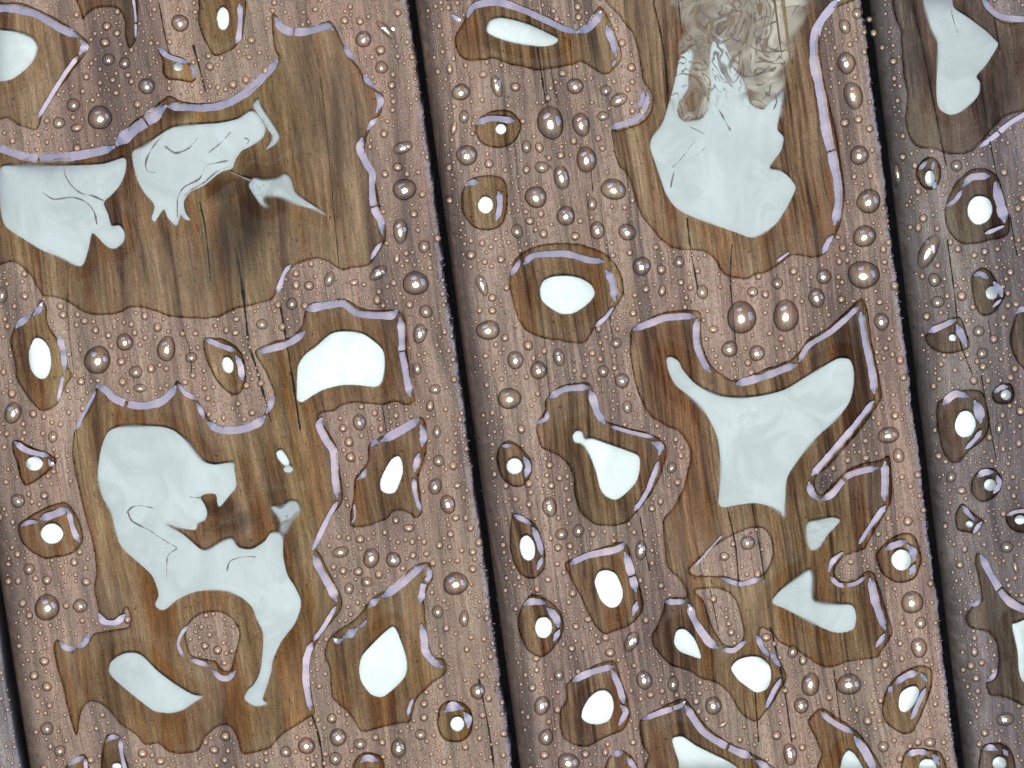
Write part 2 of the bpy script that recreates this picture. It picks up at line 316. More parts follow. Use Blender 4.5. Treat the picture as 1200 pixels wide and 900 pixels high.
pud('long winding puddle on the left plank with the largest curled white shape and slabs', 'the puddle with the curled white shape',
    [(112,456),(104,480),(86,506),(85,540),(90,565),(96,592),(104,620),(110,648),(112,668),(110,690),(113,708),(118,722),(130,728),(143,722),(148,712),(152,722),(150,735),(130,738),(110,742),(104,750),(90,759),(76,757),(68,748),(63,757),(66,778),(73,803),(80,832),(85,850),(90,862),(95,836),(105,823),(118,825),(130,835),(140,848),(160,862),(170,873),(185,872),(200,882),(212,884),(232,880),(240,865),(255,852),(268,850),(277,862),(284,883),(300,882),(318,876),(330,862),(345,852),(362,841),(369,835),(364,800),(363,775),(376,745),(400,715),(401,700),(390,678),(378,652),(371,640),(385,610),(399,592),(402,580),(397,540),(393,520),(381,500),(374,489),(380,483),(392,482),(400,475),(418,472),(440,474),(450,475),(462,471),(475,475),(487,470),(482,445),(478,410),(475,372),(464,363),(440,363),(422,360),(402,349),(385,353),(365,355),(357,365),(353,383),(340,395),(320,400),(300,410),(300,418),(312,438),(318,452),(321,464),(312,482),(300,494),(285,500),(262,500),(246,492),(239,481),(232,469),(217,457),(208,446),(200,459),(188,469),(170,473),(150,471),(132,461),(121,452)],
    [([(115,560),(116,540),(120,520),(127,505),(140,499),(165,498),(190,499),(205,504),(220,517),(232,532),(240,540),(252,543),(273,541),(275,550),(277,568),(270,578),(258,592),(255,588),(253,578),(243,577),(235,581),(240,590),(243,600),(240,608),(232,612),(230,619),(222,619),(210,617),(195,613),(215,625),(235,642),(245,642),(255,636),(262,632),(272,630),(280,640),(295,642),(310,633),(318,623),(331,626),(332,650),(337,672),(345,685),(352,700),(352,712),(345,730),(330,750),(320,772),(318,785),(312,805),(308,818),(313,823),(300,826),(287,818),(290,808),(298,800),(305,785),(308,760),(308,740),(300,722),(296,711),(285,700),(268,692),(250,690),(230,692),(210,700),(195,712),(188,713),(182,707),(186,695),(181,678),(176,670),(165,660),(148,645),(140,635),(135,620),(130,600),(120,580)], BIG, 0),
     ([(130,775),(128,785),(133,793),(150,808),(170,824),(182,832),(200,834),(215,830),(230,820),(237,815),(225,812),(205,800),(185,785),(170,770),(160,764),(148,764),(138,768)], BIG, 0),
     ([(324,529),(330,526),(337,535),(339,543),(332,543),(326,536)], MID, 0), (E(338,548.5,5.5,4), BIG, 0),
     ([(318,593),(330,592),(340,586),(348,587),(352,598),(342,610),(336,622),(328,625),(328,608)], BIG*.5, .5),
     ([(348,465),(349,430),(357,415),(370,405),(388,390),(405,387),(425,390),(440,400),(449,410),(451,425),(448,445),(440,452),(420,450),(400,450),(380,455),(365,463),(354,470),(349,467)], MID*1.1, 0)],
    [([(112,458),(106,470),(99,482),(90,503)], 4), ([(113,452),(123,456),(133,466),(150,473),(168,475),(187,471),(200,461),(208,449)], 8), ([(209,450),(217,460),(230,468)], 5), ([(231,472),(236,482),(240,490)], 5), ([(243,494),(255,502),(272,504),(290,501),(304,494),(311,487)], 8), ([(312,484),(317,474),(321,464)], 6),
     ([(302,411),(318,408),(335,403),(352,393),(357,387)], 7), ([(358,362),(380,358),(400,355),(410,361),(420,367),(440,369),(458,369),(466,363)], 8), ([(469,371),(471,390),(471,410),(475,432),(477,445),(482,468)], 8),
     ([(378,488),(374,497),(382,515),(391,530),(393,560),(396,583)], 8), ([(396,587),(385,605),(374,628),(366,645)], 5.5), ([(368,650),(376,668),(388,688),(395,704)], 9), ([(394,710),(382,730),(368,750)], 5), ([(366,752),(359,772),(359,800),(364,832)], 7),
     ([(70,752),(78,759),(89,760)], 6), ([(92,759),(100,752),(104,743)], 6), ([(116,718),(122,728),(136,729),(147,719)], 7),
     ([(220,733),(213,742),(209,755),(215,769)], 4.5), ([(222,772),(234,776),(245,780)], 5), ([(249,784),(258,793),(268,794),(276,785)], 6)],
    holes=[[(220,735),(225,727),(235,720),(250,717),(262,719),(273,727),(280,740),(279,752),(275,765),(272,780),(268,786),(260,784),(253,775),(247,773),(235,771),(225,767),(220,755),(218,745)]],
    lines=[[(150,598),(155,609),(175,620),(195,633),(207,641),(197,650),(195,676)], [(148,600),(155,593),(165,591),(180,594)], [(300,651),(285,651),(270,656),(266,668)], [(222,581),(236,582)]])
pud('small kite shaped puddle with a white dot inside the bare patch of left plank', 'the kite shaped puddle',
    [(240,396),(238,408),(243,425),(250,440),(258,452),(270,462),(280,462),(287,450),(288,432),(285,418),(276,405),(258,396)],
    [(E(267,426.5,6.5,9.5,-15), SML, 0)], [([(241,397),(256,403),(275,410)], 5.5), ([(277,415),(282,428),(284,445)], 6)])
pud('brown puddle between bare tongues with a slanted white teardrop and lavender sides', 'the slanted white teardrop',
    [(491,488),(478,495),(460,506),(445,513),(432,521),(431,535),(428,545),(416,560),(414,580),(410,612),(415,618),(430,617),(445,612),(455,607),(460,600),(470,598),(480,602),(486,608),(495,602),(492,580),(491,560),(496,545),(500,525),(500,500),(497,490)],
    [([(467,533),(471,540),(472,552),(468,565),(463,575),(455,577),(447,573),(446,562),(452,548),(459,537)], SML*.9, 0)],
    [([(435,522),(440,517),(445,519)], 7), ([(446,516),(465,506),(481,497),(491,490)], 9), ([(493,497),(496,510),(495,523)], 8), ([(492,530),(488,543),(486,553)], 7), ([(485,560),(487,580),(493,598)], 5), ([(419,561),(425,557),(429,549)], 5), ([(415,590),(416,605),(412,613)], 2)])
pud('brown puddle at the lower right of left plank with a large white egg', 'the large white egg',
    [(499,658),(485,663),(472,675),(460,687),(445,695),(432,705),(424,716),(415,726),(400,736),(387,746),(380,765),(386,785),(388,815),(395,825),(408,835),(420,855),(427,858),(445,853),(470,848),(480,847),(484,835),(488,820),(495,812),(508,800),(516,795),(525,785),(521,773),(508,768),(503,755),(500,735),(498,715),(498,700),(502,687),(508,675),(505,662)],
    [([(460,733),(466,740),(475,765),(477,780),(474,792),(462,805),(448,815),(435,812),(424,798),(421,783),(424,768),(435,755),(448,742)], MID*1.15, 0)],
    [([(497,662),(485,670),(472,682),(456,694),(447,698)], 9), ([(445,700),(438,705),(432,711)], 7), ([(429,726),(425,731),(421,734)], 7), ([(419,735),(412,741),(402,746)], 9), ([(402,748),(395,751),(390,747)], 6), ([(502,664),(503,676),(496,686),(493,708)], 7), ([(494,730),(497,748),(499,763),(508,775),(519,781)], 8), ([(484,818),(480,828),(478,838)], 4)])
pud('wedge puddle by the left gap with a round white dot under a lavender top', 'the wedge puddle near the left gap',
    [(14,518),(22,516),(40,525),(55,530),(67,540),(60,550),(45,562),(30,570),(24,560),(20,545),(15,530)],
    [(E(40.5,542,9.8,8.2), SML, 0)], [([(17,517),(28,525),(42,530),(57,533)], 5.5), ([(57,537),(60,543),(66,545)], 6)])
pud('rounded puddle by the left gap, white disc boxed by lavender on two sides', 'the boxed white disc near the left gap',
    [(21,615),(35,604),(55,594),(75,588),(83,593),(93,610),(98,633),(86,648),(70,653),(52,655),(35,645),(25,635)],
    [(E(61,624,12.8,11.8), SML, 0)], [([(25,615),(35,611),(45,611)], 5), ([(47,607),(62,602),(80,595)], 8), ([(80,597),(84,612),(88,625),(94,634)], 6)])
pud('small bottom edge puddle on the left plank with lavender hoop around it', 'the hooped puddle on the bottom edge',
    [(122,866),(130,860),(140,861),(145,880),(151,908),(120,908)], [(E(137,897,5.5,4), SML, 0)], [([(125,868),(131,863),(140,863)], 5), ([(141,866),(143,885),(148,904)], 5)])
pud('sliver of water on the bottom edge near the left gap, without glare', 'the sliver of water on the bottom edge',
    [(78,897),(90,887),(100,884),(104,897),(102,908),(76,908)], [], [([(80,896),(90,890),(98,886)], 6), ([(100,889),(101,904)], 4)])
pud('round bottom edge puddle left of the long gap with a lavender cap', 'the capped bottom edge puddle',
    E(432,898,19,17), [(E(434,904,4,4), SML, 0)], [([(422,892),(430,887),(443,890)], 7)])
# --- middle board
pud('wide top edge puddle on the middle plank with a slanted white lozenge', 'the slanted white lozenge at the top',
    [(545,20),(551,5),(562,0),(590,1),(607,5),(640,20),(665,33),(678,34),(689,26),(697,13),(705,7),(714,20),(722,40),(729,62),(727,73),(716,85),(705,87),(692,79),(680,72),(668,77),(650,80),(632,83),(615,79),(598,76),(580,69),(565,71),(548,71),(537,64),(533,45),(540,30)],
    [([(571,30),(575,23),(585,20),(600,22),(620,28),(640,37),(654,45),(648,51),(635,53),(615,51),(595,47),(578,41),(571,36)], MID, 0)],
    [([(547,20),(555,7),(575,2),(600,6),(640,23),(660,33),(677,37)], 7), ([(677,37),(690,31),(699,20),(706,11)], 10), ([(711,29),(717,45),(723,65)], 8), ([(722,70),(718,77)], 6), ([(530,17),(536,22),(542,25)], 6)])
pud('big upper right puddle on the middle plank with the marbled white pool', 'the marbled white pool',
    [(725,-8),(726,20),(740,38),(747,60),(752,90),(758,103),(763,112),(763,125),(759,135),(748,145),(725,152),(716,153),(719,175),(724,192),(735,207),(743,228),(750,250),(765,270),(785,290),(805,293),(825,295),(838,305),(845,318),(855,325),(875,327),(885,322),(897,320),(911,312),(922,303),(935,299),(950,303),(965,299),(974,285),(982,270),(987,255),(990,225),(986,190),(980,155),(972,120),(965,85),(961,50),(963,30),(975,12),(993,-8)],
    [([(762,172),(764,160),(776,143),(784,119),(788,105),(792,88),(796,68),(803,57),(811,58),(812,68),(807,85),(806,102),(800,112),(795,120),(795,135),(803,141),(812,140),(821,138),(829,125),(832,110),(832,95),(831,75),(833,55),(838,43),(845,43),(850,52),(857,68),(864,82),(872,95),(876,110),(880,121),(894,127),(902,118),(910,113),(917,106),(918,112),(914,130),(911,150),(918,160),(915,175),(908,185),(902,196),(915,199),(926,208),(932,218),(928,230),(920,245),(910,260),(895,272),(880,277),(865,272),(845,265),(825,258),(805,250),(790,240),(780,225),(773,205),(768,190)], BIG, 'top')],
    [([(759,108),(757,122),(751,134),(737,143),(716,149)], 6), ([(754,106),(752,118),(746,126)], 5), ([(987,-4),(973,10),(960,28),(954,48),(954,70),(961,105),(967,145),(976,185),(982,215),(982,240),(978,267)], 10), ([(977,275),(970,284),(964,297)], 6), ([(910,306),(917,301),(925,295)], 3)],
    lines=[[(836,118),(845,132),(856,152)], [(814,164),(802,180),(788,195)], [(826,172),(815,182)], [(790,200),(787,212),(786,219)], [(808,147),(818,152),(826,156)], [(879,29),(888,24),(896,20),(903,20)], [(888,38),(892,33),(900,29),(912,24)], [(879,53),(886,58),(898,61),(919,60)], [(850,59),(859,77),(870,88),(888,88),(903,77)], [(927,20),(932,11),(938,4)], [(885,73),(894,72),(903,68)], [(892,117),(901,108),(903,99)], [(841,86),(850,93),(859,101)], [(811,42),(818,56),(822,68)], [(811,79),(820,82),(828,79),(835,66)], [(793,126),(798,137),(810,139),(822,137),(830,126)], [(860,10),(852,26),(858,44),(870,50)], [(820,12),(832,22),(846,20),(852,8)], [(900,45),(890,47),(884,40),(890,30)], [(906,128),(910,118),(908,110)]],
    film=[([(792,-8),(796,30),(790,70),(784,118),(788,140),(808,146),(832,140),(850,118),(866,112),(890,136),(917,138),(922,90),(932,60),(946,20),(956,-8)], 1.0)])
pud('nearly round puddle in the centre of middle plank with a white egg patch', 'the round puddle with the white egg',
    [(596,328),(603,304),(620,291),(645,285),(672,285),(697,291),(712,299),(723,312),(730,330),(730,346),(722,361),(710,376),(696,386),(688,400),(680,403),(660,400),(632,395),(617,388),(607,375),(601,355)],
    [([(633,338),(637,328),(648,323),(665,322),(680,325),(692,332),(697,342),(693,350),(682,360),(670,366),(657,366),(643,358),(635,350)], MID, 0)],
    [([(613,309),(625,299),(645,297),(665,297),(690,304),(708,306)], 7), ([(599,322),(604,314),(609,304)], 6), ([(710,315),(718,330),(721,352)], 9), ([(719,359),(711,370),(698,382)], 5)])
pud('sprawling puddle at the right of middle plank with a three armed white shape', 'the three armed white shape',
    [(740,386),(755,376),(780,365),(815,363),(822,370),(823,400),(831,424),(843,436),(858,445),(875,442),(900,431),(925,422),(936,412),(944,400),(975,380),(1003,354),(1011,350),(1017,365),(1022,400),(1030,440),(1034,462),(1030,473),(1008,504),(972,546),(957,558),(955,570),(961,579),(970,573),(990,552),(1010,543),(1032,538),(1042,533),(1045,560),(1045,585),(1038,600),(1023,626),(1012,644),(992,651),(981,662),(978,672),(986,681),(1002,679),(1013,670),(1024,672),(1034,700),(1042,726),(1046,742),(1034,762),(1027,771),(1000,775),(985,779),(970,783),(955,777),(940,766),(920,756),(912,752),(904,742),(893,736),(890,742),(893,755),(903,767),(915,776),(922,795),(911,816),(899,833),(887,846),(872,840),(862,826),(852,810),(838,800),(822,796),(806,786),(788,781),(776,770),(766,758),(763,745),(770,733),(777,715),(781,702),(795,699),(804,698),(801,688),(792,675),(782,665),(778,640),(776,612),(790,592),(800,572),(807,545),(808,527),(797,508),(776,497),(765,490),(755,478),(748,460),(741,435),(738,410)],
    [([(781,420),(786,417),(795,422),(800,432),(812,446),(825,455),(845,463),(870,465),(895,462),(920,455),(945,440),(965,428),(982,419),(995,420),(1000,432),(1000,450),(995,470),(980,490),(960,508),(945,525),(930,545),(922,560),(920,585),(919,604),(913,598),(902,592),(885,588),(865,590),(848,593),(842,588),(843,570),(844,540),(840,510),(828,485),(810,465),(792,450),(784,435)], BIG, 0),
     ([(946,612),(960,608),(975,605),(984,609),(970,625),(960,640),(950,643),(945,630)], BIG*.85, .15),
     ([(905,702),(915,690),(935,675),(948,667),(952,675),(952,700),(962,705),(980,707),(998,708),(1003,720),(1000,735),(985,740),(970,737),(945,725),(920,712),(908,707)], BIG*1.05, 0),
     ([(790,748),(793,738),(802,736),(812,745),(818,757),(821,770),(810,767),(797,762),(791,755)], MID*1.2, 0),
     ([(857,782),(865,772),(880,768),(892,770),(902,780),(903,795),(898,806),(887,810),(878,805),(865,795)], SML*.9, 0)],
    [([(742,386),(755,381),(780,372),(814,370)], 7), ([(817,372),(816,400),(824,423),(833,435)], 7.5), ([(862,449),(880,445),(905,437),(933,426)], 8), ([(936,423),(947,405),(975,387),(1006,359)], 6), ([(1009,364),(1013,395),(1021,430),(1025,461)], 8.5), ([(1025,468),(1000,500),(966,540),(951,557)], 7.5), ([(948,563),(951,576),(959,585)], 7.5), ([(962,585),(975,578),(996,556),(1031,547)], 6.5), ([(1037,541),(1037,587)], 8.5), ([(1038,592),(1021,615),(1006,638)], 6.5), ([(988,646),(976,657),(971,670)], 5), ([(973,675),(984,685),(1003,683),(1014,675)], 4.5), ([(1019,675),(1026,705),(1038,737)], 9), ([(1037,742),(1027,758)], 6.5),
     ([(780,705),(803,704)], 6), ([(806,706),(815,728),(830,750),(842,758)], 8), ([(846,760),(860,761),(874,750)], 5), ([(887,744),(893,758),(901,768)], 6), ([(903,765),(914,780)], 6), ([(915,794),(905,812),(898,830)], 5.5), ([(846,677),(868,684),(892,677)], 5), ([(815,662),(830,645),(846,627)], 2.2)],
    holes=[[(808,668),(820,655),(838,640),(858,628),(880,619),(895,620),(903,632),(905,650),(898,668),(885,678),(870,680),(850,675),(830,674),(815,674)],
           [(815,692),(824,703),(830,720),(838,740),(850,755),(863,757),(871,745),(868,725),(862,705),(852,694),(838,690)]])
pud('brown puddle on the middle plank with a white pear shape with a tiny knob', 'the knobbed white pear',
    [(638,470),(645,461),(660,451),(690,448),(698,465),(704,485),(713,494),(735,501),(765,509),(780,520),(781,537),(773,560),(762,580),(746,601),(735,612),(720,617),(700,616),(690,610),(680,600),(673,580),(672,560),(665,545),(655,535),(645,530),(635,525),(628,505),(630,495),(638,482)],
    [([(671,510),(675,504),(682,505),(685,513),(695,513),(715,520),(735,527),(748,533),(750,545),(746,562),(735,575),(722,584),(710,580),(703,570),(698,550),(690,530),(682,519),(674,517)], MID, 0)],
    [([(644,466),(660,456),(690,453)], 7), ([(692,457),(699,480),(709,496)], 8), ([(716,499),(740,506),(766,512)], 4), ([(764,517),(774,523),(773,534)], 9), ([(772,539),(760,572),(744,598)], 6), ([(628,496),(640,490),(642,481)], 5)])
pud('oblong puddle with a leaning white oval below the knobbed white pear', 'the leaning white oval',
    [(662,660),(680,650),(700,643),(728,635),(737,643),(743,665),(751,690),(755,710),(747,726),(735,735),(720,740),(708,743),(698,735),(690,720),(683,705),(675,690),(667,675)],
    [([(697,680),(702,669),(712,667),(722,672),(729,688),(729,700),(723,709),(714,710),(705,703),(700,692)], SML*.9, 0)],
    [([(668,660),(690,650),(722,643),(732,636)], 6.5), ([(732,645),(737,662),(747,697)], 8), ([(747,704),(742,721)], 7)])
pud('small oval puddle by the long gap with a white oval, lavender upper right corner', 'the small oval puddle by the long gap',
    [(608,720),(615,704),(625,696),(641,702),(655,714),(661,730),(658,746),(651,758),(640,768),(630,770),(618,762),(611,750),(607,735)],
    [(E(637,734,10,12.2), SML, 0)], [([(614,708),(624,704),(639,706)], 7), ([(641,711),(651,722),(655,734)], 8), ([(656,736),(649,750)], 6)])
pud('squarish puddle near the bottom of middle plank with a fat tilted white egg', 'the fat tilted white egg',
    [(665,800),(690,784),(705,776),(721,775),(727,795),(736,820),(738,840),(730,856),(715,862),(702,868),(690,875),(675,874),(660,865),(655,848),(656,832),(663,818)],
    [([(682,840),(683,830),(690,817),(700,809),(710,808),(717,815),(719,828),(714,842),(703,847),(690,846)], SML*.9, 0)],
    [([(671,798),(690,788),(719,780)], 7), ([(717,784),(726,805),(731,823)], 7), ([(727,825),(733,834),(725,850)], 7)])
pud('bottom edge puddle on the middle plank with a white blade pointing down right', 'the white blade on the bottom edge',
    [(750,845),(770,831),(800,818),(808,824),(828,850),(848,866),(870,877),(897,892),(904,908),(765,908),(760,885),(752,870)],
    [([(788,868),(790,863),(800,862),(815,872),(835,882),(855,892),(872,905),(872,908),(803,908),(795,890)], MID*1.1, 0)],
    [([(753,842),(775,834),(797,827),(803,822)], 6), ([(803,826),(824,856),(852,874),(884,888)], 8), ([(886,890),(896,897),(902,906)], 7)])
pud('small bottom edge puddle with lavender corner right of the fat white egg', 'the small corner puddle on the bottom edge',
    [(711,892),(718,881),(728,879),(741,887),(750,908),(710,908)], [], [([(716,884),(730,881)], 7), ([(735,887),(748,904)], 6)])
pud('bottom edge puddle on the middle plank with a white peak shape', 'the white peak on the bottom edge',
    [(947,845),(955,834),(964,830),(986,843),(1006,858),(1021,878),(1032,908),(960,908),(962,885),(955,865)],
    [([(985,897),(988,885),(994,878),(1001,882),(1008,893),(1013,908),(983,908)], MID*1.1, 0)], [([(962,834),(975,845),(999,858)], 6), ([(1001,862),(1014,880),(1027,904)], 9)])
pud('almond puddle beside the right gap with a tilted white oval', 'the tilted white oval beside the right gap',
    [(1033,832),(1037,812),(1048,795),(1065,783),(1080,780),(1092,784),(1092,805),(1085,827),(1076,847),(1070,858),(1060,861),(1048,855),(1037,845)],
    [([(1053,825),(1055,812),(1063,805),(1073,803),(1077,810),(1072,822),(1063,832),(1056,832)], SML, 0)], [([(1041,810),(1045,803)], 7), ([(1049,800),(1062,791),(1076,787)], 7), ([(1080,788),(1086,797)], 10), ([(1085,805),(1077,820),(1068,842)], 6)])
pud('round puddle beside the right gap with a white disc, below the finger of wood', 'the white disc beside the right gap',
    [(1026,651),(1035,638),(1050,627),(1066,624),(1076,636),(1080,655),(1076,672),(1067,681),(1050,683),(1037,675),(1030,665)],
    [(E(1056,655,11.3,12.3), SML, 0)], [([(1037,643),(1047,638),(1061,633)], 7), ([(1063,637),(1070,646),(1073,655)], 9), ([(1073,659),(1066,673)], 8)])
pud('bottom edge puddle in the corner of middle plank by the right gap, white cap', 'the corner puddle by the right gap',
    [(1059,884),(1070,877),(1090,878),(1104,883),(1107,908),(1058,908)], [(E(1087,897,10,9), SML, 0)], [([(1063,884),(1075,880),(1088,881)], 6), ([(1093,883),(1101,894)], 9)])
pud('narrow puddle against the long gap with a white oval above the small oval puddle', 'the white oval against the long gap',
    [(600,603),(610,604),(624,611),(633,624),(640,650),(637,669),(626,678),(612,675),(602,660),(597,635)],
    [(E(618,641,8.8,15,-8), SML, 0)], [([(602,603),(611,607),(622,613)], 5), ([(624,617),(631,632),(635,649)], 7), ([(635,652),(630,668)], 6)])
pud('round puddle against the long gap with a white disc, left of the white pear', 'the white disc against the long gap',
    [(584,524),(597,516),(613,526),(623,540),(622,558),(613,570),(600,570),(588,560),(582,540)],
    [(E(603,545,9.5,9), SML, 0)], [([(588,522),(600,521)], 4), ([(614,534),(619,545),(616,558)], 7)])
pud('upright oval puddle near the top of long gap with a round white dot', 'the upright puddle with a white dot',
    [(541,225),(548,212),(560,206),(580,205),(592,212),(595,240),(590,262),(575,270),(560,269),(548,260),(541,245)],
    [(E(569,239,8.7,9.7), SML, 0)], [([(545,217),(553,213),(562,213)], 6), ([(584,223),(586,240),(582,258)], 7)])
pud('big round droplet puddle near the top of long gap capped by lavender', 'the big round capped droplet',
    E(584,151,27,23,-10), [(E(587,150,6.2,6), SML, 0)], [([(558,145),(570,139),(585,138),(603,141)], 6.5)])
pud('round puddle on the right side of left plank near the bottom, white dot centred', 'the round puddle at the lower right',
    E(533,845,21.5,26,-8), [(E(536,847,8,8.5), SML, 0)], [([(520,833),(530,827),(543,829)], 9), ([(544,833),(549,842),(549,853)], 8)])
# --- right board
pud('top puddle on the right plank with a pale boot shaped patch', 'the pale boot shape',
    [(1050,-8),(1055,40),(1058,85),(1063,112),(1060,140),(1065,160),(1075,172),(1095,175),(1108,180),(1128,181),(1140,177),(1147,170),(1160,155),(1180,136),(1220,118),(1220,27),(1185,27),(1168,21),(1157,10),(1150,-8)],
    [([(1082,-8),(1090,30),(1098,48),(1098,75),(1097,105),(1100,125),(1112,133),(1125,130),(1140,118),(1147,108),(1148,95),(1144,88),(1155,75),(1169,52),(1165,45),(1155,35),(1135,20),(1118,8),(1112,-8)], BIG, 0)],
    [([(1151,-3),(1159,9),(1170,18),(1190,22),(1212,22)], 6), ([(1148,172),(1162,162),(1185,143),(1212,127)], 6)], lines=[[(1113,5),(1117,22),(1122,38)]])
pud('rounded puddle on the right plank with a bright white egg and broad lavender side', 'the white egg on the right plank',
    [(1106,250),(1112,230),(1122,212),(1138,199),(1155,197),(1170,208),(1178,235),(1184,262),(1180,276),(1160,282),(1142,286),(1125,285),(1112,272)],
    [(E(1148,245,14.3,16.8,10), SML, 0)], [([(1109,241),(1119,234),(1127,222)], 5), ([(1128,217),(1139,207),(1160,205)], 7), ([(1166,211),(1172,238),(1178,261)], 11), ([(1178,264),(1167,268),(1154,273)], 5)])
pud('small puddle above the white egg on right plank with an upright white dot', 'the small upright white dot',
    [(1073,205),(1077,193),(1086,184),(1096,184),(1102,195),(1102,210),(1096,222),(1082,220)], [(E(1089.5,208,5.8,9.2), SML, 0)], [([(1077,198),(1086,188)], 5), ([(1094,188),(1092,198)], 4), ([(1096,212),(1094,221)], 5)])
pud('small angular puddle on the right plank with white disc at its right', 'the angular puddle on the right plank',
    [(1139,322),(1150,313),(1161,318),(1171,333),(1178,346),(1170,361),(1158,370),(1148,368),(1141,355),(1138,337)], [(E(1162,342,6.8,7.8), SML, 0)], [([(1141,322),(1149,320),(1158,325)], 6), ([(1164,329),(1171,338),(1174,347)], 8), ([(1173,350),(1163,359)], 4)])
pud('greenish shield shaped puddle on the right plank with a tiny white dot', 'the greenish shield puddle',
    [(1085,392),(1100,379),(1121,370),(1129,378),(1137,405),(1125,412),(1110,415),(1098,412),(1086,402)], [(E(1116,394.5,4.2,4), SML, 0)], [([(1088,389),(1102,382),(1120,374)], 6), ([(1121,379),(1127,392),(1133,405)], 9)])
pud('tapering olive puddle on the right plank with a tall white oval', 'the tall white oval on the right plank',
    [(1099,472),(1115,459),(1130,456),(1151,459),(1158,480),(1160,499),(1152,516),(1138,527),(1126,540),(1115,542),(1105,530),(1100,510),(1097,490)],
    [(E(1131,496,12,15.6,6), SML, 0)], [([(1104,473),(1119,461),(1135,464)], 7), ([(1142,467),(1147,480),(1150,496)], 11), ([(1150,503),(1143,513),(1131,526)], 6)])
pud('small square puddle on the right plank with a white disc and lavender cap', 'the small capped square puddle',
    [(1138,563),(1147,551),(1166,549),(1174,560),(1172,576),(1160,586),(1148,588),(1138,578)], [(E(1160,567,7,7), SML, 0)], [([(1145,558),(1152,553),(1164,552)], 6), ([(1168,556),(1171,566),(1164,577)], 6)])
pud('small puddle at the right edge with a white dot, above the tall white oval', 'the right edge puddle above the tall oval',
    [(1162,461),(1170,452),(1184,449),(1189,462),(1183,473),(1166,472)], [(E(1178.5,461.5,6,6), SML, 0)], [([(1165,459),(1173,453),(1181,452)], 5)])
pud('small dark rimmed puddle cut by the right edge with a white dot', 'the dark rimmed right edge puddle',
    [(1178,607),(1188,598),(1215,596),(1215,622),(1195,624),(1183,618)], [(E(1195,608,6,5.5), SML, 0)], [([(1180,604),(1190,599),(1205,597)], 4)])
pud('small diamond puddle on the right plank with a white speck between lavender arms', 'the small diamond puddle',
    [(1119,603),(1127,590),(1137,598),(1153,611),(1143,625),(1133,624),(1121,620)], [(E(1136,613,4.2,4), SML, 0)], [([(1128,592),(1135,601),(1142,608)], 5), ([(1151,610),(1145,617),(1140,625)], 5)])
pud('lower puddle cut by the right edge with an upright white slab', 'the white slab at the right edge',
    [(1145,646),(1152,652),(1161,666),(1175,687),(1193,704),(1220,718),(1220,832),(1195,825),(1178,818),(1160,815),(1155,801),(1164,795),(1169,780),(1168,755),(1158,742),(1145,738),(1135,735),(1131,722),(1140,710),(1150,700),(1147,680),(1142,660)],
    [([(1186,733),(1190,729),(1220,726),(1220,802),(1200,798),(1194,785),(1192,760)], MID, 0)], [([(1149,650),(1161,673),(1178,699),(1192,710),(1212,718)], 8), ([(1134,707),(1143,708),(1149,701)], 5), ([(1157,798),(1163,793),(1168,783)], 5)])
pud('brown wet patch cut by the right edge without a white patch', 'the brown wet patch at the right edge',
    [(1190,368),(1196,360),(1220,362),(1220,442),(1197,430),(1186,412),(1183,394)], [], [([(1191,367),(1198,362),(1212,366)], 6)])
pud('bottom edge puddle on the right plank with white disc under a lavender arch', 'the arched puddle on the bottom edge',
    [(1149,882),(1155,872),(1175,871),(1187,883),(1188,908),(1149,908)], [(E(1171,893,8,7.5), SML, 0)], [([(1153,877),(1161,875),(1169,878)], 6), ([(1175,877),(1181,884)], 6)])

